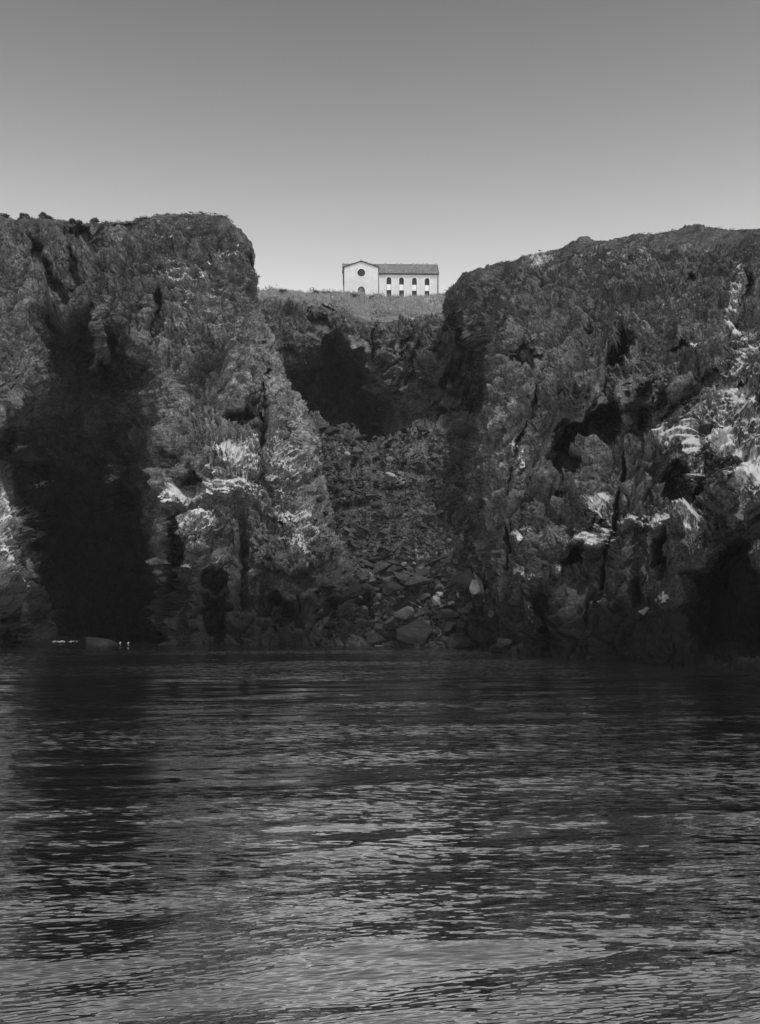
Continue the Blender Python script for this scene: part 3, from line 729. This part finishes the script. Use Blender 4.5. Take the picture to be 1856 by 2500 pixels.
for k in range(-2, 3): add_box(bm, wc + k * .24 - .018, wc + k * .24 + .018, .13, .158, Z(671), Z(540))
add_box(bm, wc - .05, wc + .1, .08, .158, Z(575), Z(560)); bm_obj('plank_joint', bm, DARKW, DR)
for px_, y_, zt in ((wx0 - .12, -.02, we - .2), (wx1 + .1, .3, we - .2), (hx1 + .02, NY - .12, rz - .36)):
    bm = bmesh.new(); bmesh.ops.create_cone(bm, cap_ends=True, segments=8, radius1=.085, radius2=.085, depth=zt - zb, matrix=Matrix.Translation((px_, y_, (zt + zb) / 2)))
    bm_obj('downpipe', bm, DARKW, ch)

# ------------------------------------------------------------------ gulls
def gull(name, label, cat, loc, heading=0, scale=1.0, white=True, group=None, floating=False):
    r = bpy.data.objects.new(name, None); COL.objects.link(r); r.location = loc; r.rotation_euler = (0, 0, heading); r.scale = (scale,) * 3
    tag(r, label, cat, group)
    key = (white, floating)
    if key not in GULL:
        bm = bmesh.new()
        prof = [(-.30,.20,.008,.02),(-.22,.205,.025,.05),(-.12,.20,.055,.075),(0,.20,.08,.085),(.09,.225,.072,.075),(.15,.275,.045,.045),(.17,.33,.034,.032),(.20,.365,.038,.036),(.235,.37,.026,.024),(.255,.365,.006,.008)]
        rings = []
        for x, z, rz_, ry_ in prof:
            rings.append([bm.verts.new((x, ry_ * math.cos(a), z + rz_ * math.sin(a))) for a in [2 * math.pi * k / 10 for k in range(10)]])
        for a_, b_ in zip(rings[:-1], rings[1:]):
            for k in range(10): bm.faces.new((a_[k], a_[(k + 1) % 10], b_[(k + 1) % 10], b_[k]))
        bm.faces.new(rings[0]); bm.faces.new(rings[-1][::-1])
        me = {}
        def keep(nm, bm, mat):
            m_ = bpy.data.meshes.new(nm); bm.normal_update(); bm.to_mesh(m_); bm.free(); m_.polygons.foreach_set('use_smooth', [True] * len(m_.polygons)); m_.materials.append(mat); me[nm] = m_
        keep('body', bm, BIRDW if white else BIRDD)
        bm = bmesh.new(); bmesh.ops.create_cone(bm, cap_ends=True, segments=6, radius1=.014, radius2=.003, depth=.06, matrix=Matrix.Translation((.275, 0, .36)) @ Matrix.Rotation(rad(95), 4, 'Y')); keep('beak', bm, BEAK)
        for s_ in (-1, 1):
            bm = bmesh.new()
            pts = [(.08, .235), (.0, .27), (-.12, .245), (-.34, .205), (-.16, .175), (.02, .18)]
            va = [bm.verts.new((x, s_ * (.084 if -.2 < x < .06 else .05), z)) for x, z in pts]; vb = [bm.verts.new((x, s_ * (.064 if -.2 < x < .06 else .03), z)) for x, z in pts]
            bm.faces.new(va); bm.faces.new(vb[::-1])
            for i in range(6): bm.faces.new((va[i], vb[i], vb[(i + 1) % 6], va[(i + 1) % 6]))
            keep('wing' + ('' if s_ < 0 else '_'), bm, BIRDD)
            if not floating:
                bm = bmesh.new(); bmesh.ops.create_cone(bm, cap_ends=True, segments=5, radius1=.009, radius2=.009, depth=.15, matrix=Matrix.Translation((.0, s_ * .035, .06)))
                add_box(bm, -.01, .05, s_ * .035 - .02, s_ * .035 + .02, -.012, -.002); keep('leg' + ('' if s_ < 0 else '_'), bm, BEAK)
        GULL[key] = me
    for nm, m_ in GULL[key].items():
        o = bpy.data.objects.new(nm.rstrip('_'), m_); COL.objects.link(o); o.parent = r
    return r
GULL = {}
rootm = Matrix.Translation(O) @ Matrix.Rotation(rad(1.4), 4, 'Z')
ridge_birds = [(185, 'gull perched on the far left end of the chapel ridge'), (307, 'gull on the chapel roof just left of the gable slope'),
 (742, 'faint gull on the chapel ridge above the first arched window'), (892, 'first gull of the close pair on the chapel ridge'), (940, 'second gull of the close pair on the chapel ridge, above the second window'),
 (1090, 'gull on the chapel ridge directly above the third arched window'), (1152, 'gull on the chapel ridge right of the one above the third window'), (1225, 'gull on the chapel ridge just left of the fourth window'),
 (1272, 'gull on the chapel ridge just right of the fourth window'), (1388, 'gull at the far right end of the chapel ridge')]
rg = random.Random(5)
for zx, lb in ridge_birds:
    gull('gull', lb, 'gull', rootm @ Vector((X(zx), yc, rz + rise + .15)), rg.choice([0, math.pi]) + rg.uniform(-.5, .5), .75, False, 'gulls perched along the chapel roof')
for zx, lb in ((423, 'gull standing on the very peak of the chapel gable'), (490, 'gull on the right slope of the gable close below the peak'), (545, 'gull low on the right slope of the chapel gable')):
    zz = wp + .16 - abs(X(zx) - wc) * (wp + .16 - we) / (wx1 + .26 - wc)
    gull('gull', lb, 'gull', rootm @ Vector((X(zx), -.05, zz + .012)), rg.uniform(-.4, .4), .75, False, 'gulls perched along the chapel roof')
def skytop(px, r=5):
    """highest seen surface point in that column of the photograph"""
    best = None
    for S in SURF:
        m = np.abs(S[:, 0] - px) < r
        if m.any():
            q = S[m]; k = np.argmin(q[:, 1])
            if best is None or q[k, 1] < best[0]: best = (q[k, 1], q[k, 2:5])
    return Vector(best[1])
for px_, lb in ((464, 'dark gull standing on the summit of the left headland, leftmost of three'), (495, 'dark crouching gull on the left headland summit, between two others'), (530, 'dark upright gull on the left headland, nearest its rounded edge')):
    gull('gull', lb, 'gull', skytop(px_) + Vector((0, 0, .01)), rg.uniform(2.6, 3.6), 1.0, False, 'dark gulls on the left headland skyline')
gull('gull', 'dark gull alone on the skyline of the right headland beside a pointed rock', 'gull', skytop(1314) + Vector((0, 0, .01)), 3.0, .9, False)
white = [(457,541,'white gull just below the summit of the left headland, under the dark gulls'),(461,563,'white gull low-sitting on a ledge a little below the uppermost white gull'),(417,585,'white gull left of and below the other white gulls near the summit'),
 (580,607,'white gull near the rounded shoulder of the left headland, left of a pair'),(596,609,'white upright gull right beside the dark hollow of the headland shoulder'),(555,621,'white gull on scrubby rock left below the shoulder pair'),
 (514,652,'small white gull in the middle of the upper left headland face'),(497,681,'white gull on top of a pale rock knob on the left headland'),(644,756,'white gull on the outer corner of the left headland below its dark overhang'),
 (810,729,'white gull on the grassy rim left of the chapel door'),(1055,738,'white gull standing in the pale grass below the right end of the chapel'),(953,757,'white gull sitting on the grassy slope in front of the chapel windows'),
 (1075,717,'white gull on the ground by the right hand corner of the chapel')]
for px_, py_, lb in white:
    g = ground(px_, py_)
    if g is not None: gull('gull', lb, 'gull', g + Vector((0, -.15, .05)), rg.uniform(0, 6.28), 1.0 if py_ < 700 else 1.25, True, 'white gulls resting on cliffs and grass')
for px_, lb in ((275, 'leftmost of three tiny white birds floating at the cave mouth'), (293, 'middle one of three tiny white birds floating at the cave mouth'), (313, 'rightmost of three tiny white birds floating at the cave mouth')):
    Yw = CAMZ * F / (1571 - HY); p = at(px_, 1571, Yw); gull('gull', lb, 'gull', (p.x, p.y, -.09), 1.2, .6, True, 'birds floating on the sea', True)

# ------------------------------------------------------------------ boulders
def boulder_mat(name, tone):
    m, n, b = newmat(name)
    tc = n.nodes.new('ShaderNodeTexCoord').outputs['Object']
    oi = n.nodes.new('ShaderNodeObjectInfo')
    ad = n.nodes.new('ShaderNodeVectorMath'); ad.operation = 'ADD'; n.links.new(tc, ad.inputs[0]); n.links.new(oi.outputs['Location'], ad.inputs[1])
    n1 = nnoise(n, ad.outputs[0], 1.3, 6, .7).outputs[0]; n2 = nnoise(n, ad.outputs[0], 6, 5, .7).outputs[0]
    c = nmath(n, 'MULTIPLY', nmap(n, n1, .3, .7, .55, 1.4), nmap(n, n2, .32, .68, .55, 1.45))
    c = nmath(n, 'MULTIPLY', c, nmap(n, oi.outputs['Random'], 0, 1, tone * .7, tone * 1.3))
    n.links.new(c, b.inputs['Base Color'])
    bp = n.nodes.new('ShaderNodeBump'); bp.inputs['Strength'].default_value = .8; bp.inputs['Distance'].default_value = .15
    n.links.new(n2, bp.inputs['Height']); n.links.new(bp.outputs[0], b.inputs['Normal'])
    return m
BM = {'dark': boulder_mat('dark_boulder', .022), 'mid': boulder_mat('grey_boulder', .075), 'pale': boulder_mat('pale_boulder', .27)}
def boulder_mesh(seed, sub=True, mat=None, n=16):
    r = random.Random(seed); bm = bmesh.new()
    for _ in range(n):
        v = Vector((r.gauss(0, 1), r.gauss(0, 1), r.gauss(0, 1))).normalized(); bm.verts.new(v * r.uniform(.82, 1.08))
    res = bmesh.ops.convex_hull(bm, input=bm.verts)
    bmesh.ops.delete(bm, geom=[g for g in res['geom_interior'] if isinstance(g, bmesh.types.BMVert)], context='VERTS')
    if sub:
        bmesh.ops.bevel(bm, geom=bm.edges[:], offset=.06, segments=1, affect='EDGES')
        bmesh.ops.triangulate(bm, faces=bm.faces[:]); bmesh.ops.subdivide_edges(bm, edges=bm.edges[:], cuts=1, use_grid_fill=True)
        A = np.array([v.co[:] for v in bm.verts]); d = .09 * fbm(A + seed * 3.1, .8, 3, seed)
        for v, q in zip(bm.verts, d): v.co *= 1 + float(q)
    me = bpy.data.meshes.new('boulder'); bm.normal_update(); bm.to_mesh(me); bm.free()
    if mat: me.materials.append(mat)
    return me
SHARP = {k: [boulder_mesh(i + 50 + 10 * j, False, m, 11) for i in range(5)] for j, (k, m) in enumerate(BM.items())}
BMESH = {k: [boulder_mesh(i + 10 * j, True, m) for i in range(6)] for j, (k, m) in enumerate(BM.items())}
rb = random.Random(21)
def pointed_mesh():
    bm = bmesh.new(); r = random.Random(4)
    for k in range(9): bm.verts.new((1.0 * math.cos(k * .7) * r.uniform(.8, 1.1), .8 * math.sin(k * .7), -1 + r.uniform(0, .3)))
    for q in ((-.12, 0, 1.05), (.1, .1, .95), (-.6, -.3, .1), (.65, -.35, .15), (0, -.6, .2), (.5, .4, .1)): bm.verts.new(q)
    res = bmesh.ops.convex_hull(bm, input=bm.verts)
    bmesh.ops.delete(bm, geom=[g for g in res['geom_interior'] if isinstance(g, bmesh.types.BMVert)], context='VERTS')
    me = bpy.data.meshes.new('boulder'); bm.normal_update(); bm.to_mesh(me); bm.free(); me.materials.append(boulder_mat('brightest_boulder', .42)); return me
POINTED = pointed_mesh()
def boulder(px_, py_, w_, h_, kind, label, group='boulders in the gully', rot=0, pt=None, name='boulder'):
    g = pt if pt is not None else ground(px_, py_)
    if g is None: return None
    s = g.y / F
    o = bpy.data.objects.new(name, POINTED if 'pointed boulder standing' in label else rb.choice((SHARP if name == 'stone' or kind == 'pale' else BMESH)[kind])); COL.objects.link(o)
    o.scale = (w_ * s * .56, (w_ + h_) * .5 * s * .56, h_ * s * .58)
    o.location = g + Vector((0, (-.9 if 'pointed boulder standing' in label else -.32) * w_ * s, .04 * h_ * s)); o.rotation_euler = (rb.uniform(-.2, .2), rad(rot), rb.uniform(-.5, .5))
    tag(o, label, 'boulder', group)
    return o
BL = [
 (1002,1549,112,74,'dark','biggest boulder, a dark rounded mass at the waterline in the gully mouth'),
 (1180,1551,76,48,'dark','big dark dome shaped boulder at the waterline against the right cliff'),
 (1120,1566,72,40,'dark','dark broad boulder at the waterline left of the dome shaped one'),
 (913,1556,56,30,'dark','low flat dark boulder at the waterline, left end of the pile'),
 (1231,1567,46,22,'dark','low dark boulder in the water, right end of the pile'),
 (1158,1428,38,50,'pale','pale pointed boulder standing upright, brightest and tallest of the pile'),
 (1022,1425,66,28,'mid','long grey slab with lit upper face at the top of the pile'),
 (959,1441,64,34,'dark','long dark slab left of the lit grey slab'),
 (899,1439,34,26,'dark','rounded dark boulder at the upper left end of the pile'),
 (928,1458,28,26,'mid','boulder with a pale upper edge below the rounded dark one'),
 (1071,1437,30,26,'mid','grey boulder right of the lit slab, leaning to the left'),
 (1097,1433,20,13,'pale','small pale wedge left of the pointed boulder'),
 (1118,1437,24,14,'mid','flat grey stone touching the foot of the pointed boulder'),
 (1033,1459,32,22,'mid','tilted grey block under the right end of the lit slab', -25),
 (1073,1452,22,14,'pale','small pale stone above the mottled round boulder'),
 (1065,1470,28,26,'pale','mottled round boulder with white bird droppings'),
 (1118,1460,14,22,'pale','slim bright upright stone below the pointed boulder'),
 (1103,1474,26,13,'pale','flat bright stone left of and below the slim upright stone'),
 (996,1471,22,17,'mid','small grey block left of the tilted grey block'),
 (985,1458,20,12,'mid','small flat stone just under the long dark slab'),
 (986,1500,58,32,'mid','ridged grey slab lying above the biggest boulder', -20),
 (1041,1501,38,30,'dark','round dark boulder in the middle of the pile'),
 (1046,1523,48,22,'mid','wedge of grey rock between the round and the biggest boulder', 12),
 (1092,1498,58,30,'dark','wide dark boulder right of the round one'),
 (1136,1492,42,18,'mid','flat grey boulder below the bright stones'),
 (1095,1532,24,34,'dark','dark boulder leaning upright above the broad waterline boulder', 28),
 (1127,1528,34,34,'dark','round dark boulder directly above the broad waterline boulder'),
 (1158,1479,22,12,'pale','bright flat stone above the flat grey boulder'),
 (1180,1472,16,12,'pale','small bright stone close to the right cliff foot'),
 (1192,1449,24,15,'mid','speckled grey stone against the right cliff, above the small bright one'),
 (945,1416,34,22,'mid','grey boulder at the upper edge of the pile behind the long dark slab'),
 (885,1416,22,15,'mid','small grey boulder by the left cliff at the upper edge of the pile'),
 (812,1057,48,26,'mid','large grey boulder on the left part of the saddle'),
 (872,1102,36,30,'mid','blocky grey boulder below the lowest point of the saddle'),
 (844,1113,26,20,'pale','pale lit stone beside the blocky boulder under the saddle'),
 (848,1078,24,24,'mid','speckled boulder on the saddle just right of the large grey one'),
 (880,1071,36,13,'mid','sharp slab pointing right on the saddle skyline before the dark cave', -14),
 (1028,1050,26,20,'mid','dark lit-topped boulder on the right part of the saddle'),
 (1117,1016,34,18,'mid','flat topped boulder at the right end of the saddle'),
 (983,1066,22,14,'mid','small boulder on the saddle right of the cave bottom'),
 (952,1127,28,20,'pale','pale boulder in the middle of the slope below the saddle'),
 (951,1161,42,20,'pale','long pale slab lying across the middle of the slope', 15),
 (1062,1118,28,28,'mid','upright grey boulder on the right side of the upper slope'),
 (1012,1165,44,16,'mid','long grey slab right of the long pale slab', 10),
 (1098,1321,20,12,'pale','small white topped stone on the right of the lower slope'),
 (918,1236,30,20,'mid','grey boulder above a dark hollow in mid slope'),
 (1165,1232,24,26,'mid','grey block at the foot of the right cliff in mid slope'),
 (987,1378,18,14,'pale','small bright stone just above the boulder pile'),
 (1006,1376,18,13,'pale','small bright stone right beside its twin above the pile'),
]
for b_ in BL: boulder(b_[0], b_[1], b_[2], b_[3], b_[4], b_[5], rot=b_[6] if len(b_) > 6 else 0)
Yc = 99.0
boulder(252, 1548, 84, 36, 'dark', 'dark rounded rock rising from the water inside the left sea cave', None, pt=Vector(((252 - HX) * Yc / F, Yc, .1)), name='rock')
n_ = 0
while n_ < 190:
    if rb.random() < .62: px_, py_ = rb.uniform(860, 1215), rb.triangular(1375, 1580, 1460); s_ = rb.uniform(9, 22)
    else: px_ = rb.uniform(760, 1180); py_ = rb.triangular(1040, 1375, 1080); s_ = rb.uniform(8, 24)
    k_ = 'dark' if py_ > 1510 else rb.choices(['mid', 'pale', 'dark'], [5, .7 if px_ > 980 else .0, 5])[0]
    if boulder(px_, py_, s_, s_ * rb.uniform(.5, .95), k_, 'small angular stone among the rubble of the gully slope', 'small stones in the gully rubble', rb.uniform(-30, 30), name='stone'): n_ += 1
def scatter_mesh(name, pts, sizes, base, mat, flat=.7, seed=0):
    """many tiny stones as one real mesh"""
    r = np.random.default_rng(seed); Vb = np.array([v.co[:] for v in base.vertices]); Fb = np.array([list(p.vertices) for p in base.polygons if len(p.vertices) == 3])
    N_ = len(pts); ang = r.uniform(0, 6.28, N_); ti = r.uniform(-.5, .5, N_)
    c, s = np.cos(ang)[:, None], np.sin(ang)[:, None]; sx = r.uniform(.7, 1.3, (N_, 3)) * np.array([1, 1, flat])
    A = Vb[None] * sx[:, None, :]
    x = A[..., 0] * c - A[..., 1] * s; y = A[..., 0] * s + A[..., 1] * c; z = A[..., 2] + x * ti[:, None]
    A = np.stack([x, y, z], -1) * sizes[:, None, None] + pts[:, None, :]
    Fa = Fb[None] + (np.arange(N_) * len(Vb))[:, None, None]
    return mesh_np(name, A.reshape(-1, 3), Fa.reshape(-1, 3), mat, False)
small = boulder_mesh(77, False, None, 9)
S = SURF[3]; m = (S[:, 0] > 700 + .35 * (S[:, 1] - 1040)) & (S[:, 0] < 1230) & (S[:, 1] > 1040) & (S[:, 1] < 1575); idx = RNG.choice(np.nonzero(m)[0], 5500)
pile = np.exp(-((S[idx, 1] - 1400) / 60) ** 2)
sz = (RNG.gamma(1.4, .12, len(idx)) + .07) * (1 + .5 * pile)
o = scatter_mesh('rubble', S[idx, 2:5], sz, small, BM['mid'], seed=3); tag(o, 'loose rubble covering the gully slope', None, None, 'stuff')

# ------------------------------------------------------------------ vegetation
def leaf_cloud(name, centres, radii, per, leaf, mat, parent=None, seed=0, up=0.0):
    r = np.random.default_rng(seed); K = len(centres); n = K * per
    c = np.repeat(centres, per, 0); R = np.repeat(radii, per, 0)
    d = r.normal(size=(n, 3)); d /= np.linalg.norm(d, axis=1)[:, None]; d *= r.uniform(.3, 1, (n, 1)) ** .5
    d[:, 2] = np.abs(d[:, 2]) * .95 - .1
    p = c + d * R
    a = r.normal(size=(n, 3)); a /= np.linalg.norm(a, axis=1)[:, None]; a[:, 2] += up; b = r.normal(size=(n, 3)); b -= (a * b).sum(1)[:, None] * a; b /= np.linalg.norm(b, axis=1)[:, None] + 1e-6
    L = leaf * r.uniform(.6, 1.4, (n, 1))
    V = np.stack([p - b * L * .3, p + a * L, p + b * L * .3], 1).reshape(-1, 3)
    return mesh_np(name, V, np.arange(3 * n).reshape(-1, 3), mat, False, parent=parent)
def shrub(px_, lb, wid, hei, group='shrubs on the left headland skyline', g=None, name='shrub', leaf=.14, per=90):
    p = g if g is not None else skytop(px_); s = p.y / F; W2 = wid * s / 2; H2 = hei * s
    r = bpy.data.objects.new(name, None); COL.objects.link(r); r.location = p + Vector((0, 0, -.1)); tag(r, lb, 'shrub', group)
    rr = random.Random(int(px_)); K = max(4, int(wid / 4)); C_ = np.array([(rr.uniform(-W2, W2) * .75, rr.uniform(-W2, W2) * .6, H2 * rr.uniform(.05, .55)) for _ in range(K)])
    leaf_cloud('foliage', C_, np.full((K, 3), max(.3, H2 * .42)), per, leaf, LEAF, r, int(px_))
    bm = bmesh.new()
    for q in C_[:6]:
        d = Vector(q); M = Matrix.Translation(d / 2) @ d.to_track_quat('Z', 'Y').to_matrix().to_4x4()
        bmesh.ops.create_cone(bm, cap_ends=True, segments=5, radius1=.04, radius2=.015, depth=d.length, matrix=M)
    bm_obj('stem', bm, DARKW, r)
    return r
for a in ((14, 'low dark shrub at the far left edge of the left headland skyline', 22, 9), (55, 'rounded dark shrub on the left headland skyline, second from the frame edge', 22, 9), (101, 'tallest shrub of the left headland skyline, with spiky top', 17, 14),
          (117, 'tiny tuft just right of the tallest skyline shrub', 5, 8), (122, 'tiny low tuft beside the tiny tuft right of the tallest shrub', 6, 5), (177, 'small flat shrub in the middle of the left headland skyline', 14, 6), (198, 'small low shrub between two flat ones on the left skyline', 12, 5),
          (231, 'wide ragged shrub on the left skyline before it starts to rise', 24, 9)): shrub(*a)
r = shrub(524, 'round dark bush clinging to the middle of the left headland face', 76, 60, None, ground(524, 905), 'bush', .16, 260)
for a in ((690, 'thin open shrub on the plateau edge close to the left headland', 26, 12), (767, 'upright bushy shrub on the plateau left of the chapel', 16, 22), (795, 'low shrub between the upright shrub and the chapel', 18, 9)):
    shrub(a[0], a[1], a[2], a[3], 'shrubs on the plateau beside the chapel', ground(a[0], 712, 7), per=60, leaf=.2)
for a in ((862, 722, 'twiggy pale shrub left of the chapel door', 22, 14), (905, 722, 'low shrub right of the chapel door', 16, 7)):
    g = ground(a[0], a[1], 6)
    g = Vector((g.x, min(g.y, CY - 1.5), g.z)); r = shrub(a[0], a[2], a[3], a[4], 'shrubs in front of the chapel gable', g, per=40, leaf=.2)
# dry grass of the plateau, and scrub on the headland tops
def blades(name, pts, h, mat, seed):
    r = np.random.default_rng(seed); n = len(pts); k = 5
    p = np.repeat(pts, k, 0) + r.normal(0, .12, (n * k, 3)) * np.array([1, 1, 0]); hh = h * r.uniform(.4, 1.3, (n * k, 1))
    a = r.uniform(0, 6.28, n * k); w_ = .035 + .02 * r.random(n * k); dx = np.stack([np.cos(a) * w_, np.sin(a) * w_, 0 * a], 1)
    tip = p + np.concatenate([r.normal(0, .3, (n * k, 2)) * hh, hh], 1)
    V = np.stack([p - dx, p + dx, tip], 1).reshape(-1, 3)
    o = mesh_np(name, V, np.arange(3 * n * k).reshape(-1, 3), mat, False); return o
S = SURF[2]; m = (S[:, 3] > 184) & (S[:, 3] < 236) & (S[:, 0] > 560) & (S[:, 0] < 1250) & (S[:, 1] < 790)
idx = RNG.choice(np.nonzero(m)[0], 9000); pp = S[idx, 2:5].copy(); pp[:, 0] += RNG.normal(0, .6, len(idx)); pp[:, 1] += RNG.normal(0, .6, len(idx)); pp[:, 2] -= .08
o = blades('grass', pp, .5, DRYG, 4); tag(o, 'dry grass covering the plateau around the chapel', None, None, 'stuff')
pts = []
for k, (y0, y1) in ((0, (500, 800)), (1, (530, 900))):
    S = SURF[k]; m = (S[:, 1] > y0) & (S[:, 1] < y1) & (S[:, 0] > -100) & (S[:, 0] < 1960) & (S[:, 3] < 175)
    ii = np.nonzero(m)[0]; n3 = fbm(S[ii, 2:5], 7.0, 3, 91); top = np.exp(-((S[ii, 1] - y0) / 110) ** 2)
    ii = ii[(n3 + top * .25) > .12]; pts.append(S[RNG.choice(ii, 2600), 2:5])
S = SURF[2]; ii = np.nonzero((S[:, 3] > 178) & (S[:, 3] < 228) & (S[:, 0] > 600) & (S[:, 0] < 1150) & (S[:, 1] < 800))[0]
n3 = fbm(S[ii, 2:5], 5.0, 3, 93); ii = ii[n3 > .1]; pts.append(S[RNG.choice(ii, 700), 2:5])
pp = np.concatenate(pts)
o = leaf_cloud('scrub', pp, RNG.uniform(.12, .42, (len(pp), 1)) * np.array([[1.3, 1.3, .6]]), 16, .13, LEAF, None, 6); tag(o, 'low scrub growing over the headland tops', None, None, 'stuff')

# ------------------------------------------------------------------ foam where the swell meets the rock
def foam(name, spans, lb):
    bm = bmesh.new(); rr = random.Random(9)
    for px0, px1, py_, w_ in spans:
        Yw = CAMZ * F / (py_ - HY); n = max(8, int((px1 - px0) / 2.5))
        for k in range(n):
            t = rr.random() ** 1.7; p = at(px0 + (px1 - px0) * t, py_, Yw); q = w_ * (1 - abs(2 * t - .7) * .5)
            bmesh.ops.create_icosphere(bm, subdivisions=1, radius=1, matrix=Matrix.Translation((p.x, p.y + rr.uniform(-.9, .9), .02)) @ Matrix.Diagonal((rr.uniform(.05, .22), rr.uniform(.1, .3), rr.uniform(.015, .045) * q, 1)))
    o = bm_obj(name, bm, FOAM); tag(o, lb, None, None, 'stuff')
foam('foam', [(133, 178, 1566, 1.6), (178, 196, 1565, .5), (1150, 1182, 1580, .5), (915, 938, 1577, .5)], 'thin white foam where the swell meets the rocks')

# ------------------------------------------------------------------ haze
bm = bmesh.new(); add_box(bm, -4100, 4100, -4100, 4100, -4, 112)
hm = bpy.data.materials.new('haze'); hm.use_nodes = True; n = hm.node_tree; n.nodes.clear()
o_ = n.nodes.new('ShaderNodeOutputMaterial'); pv = n.nodes.new('ShaderNodeVolumePrincipled'); pv.inputs['Density'].default_value = 0.00015; pv.inputs['Color'].default_value = (.9, .9, .9, 1)
n.links.new(pv.outputs[0], o_.inputs['Volume'])
hz = bm_obj('haze', bm, hm); tag(hz, kind='stuff')
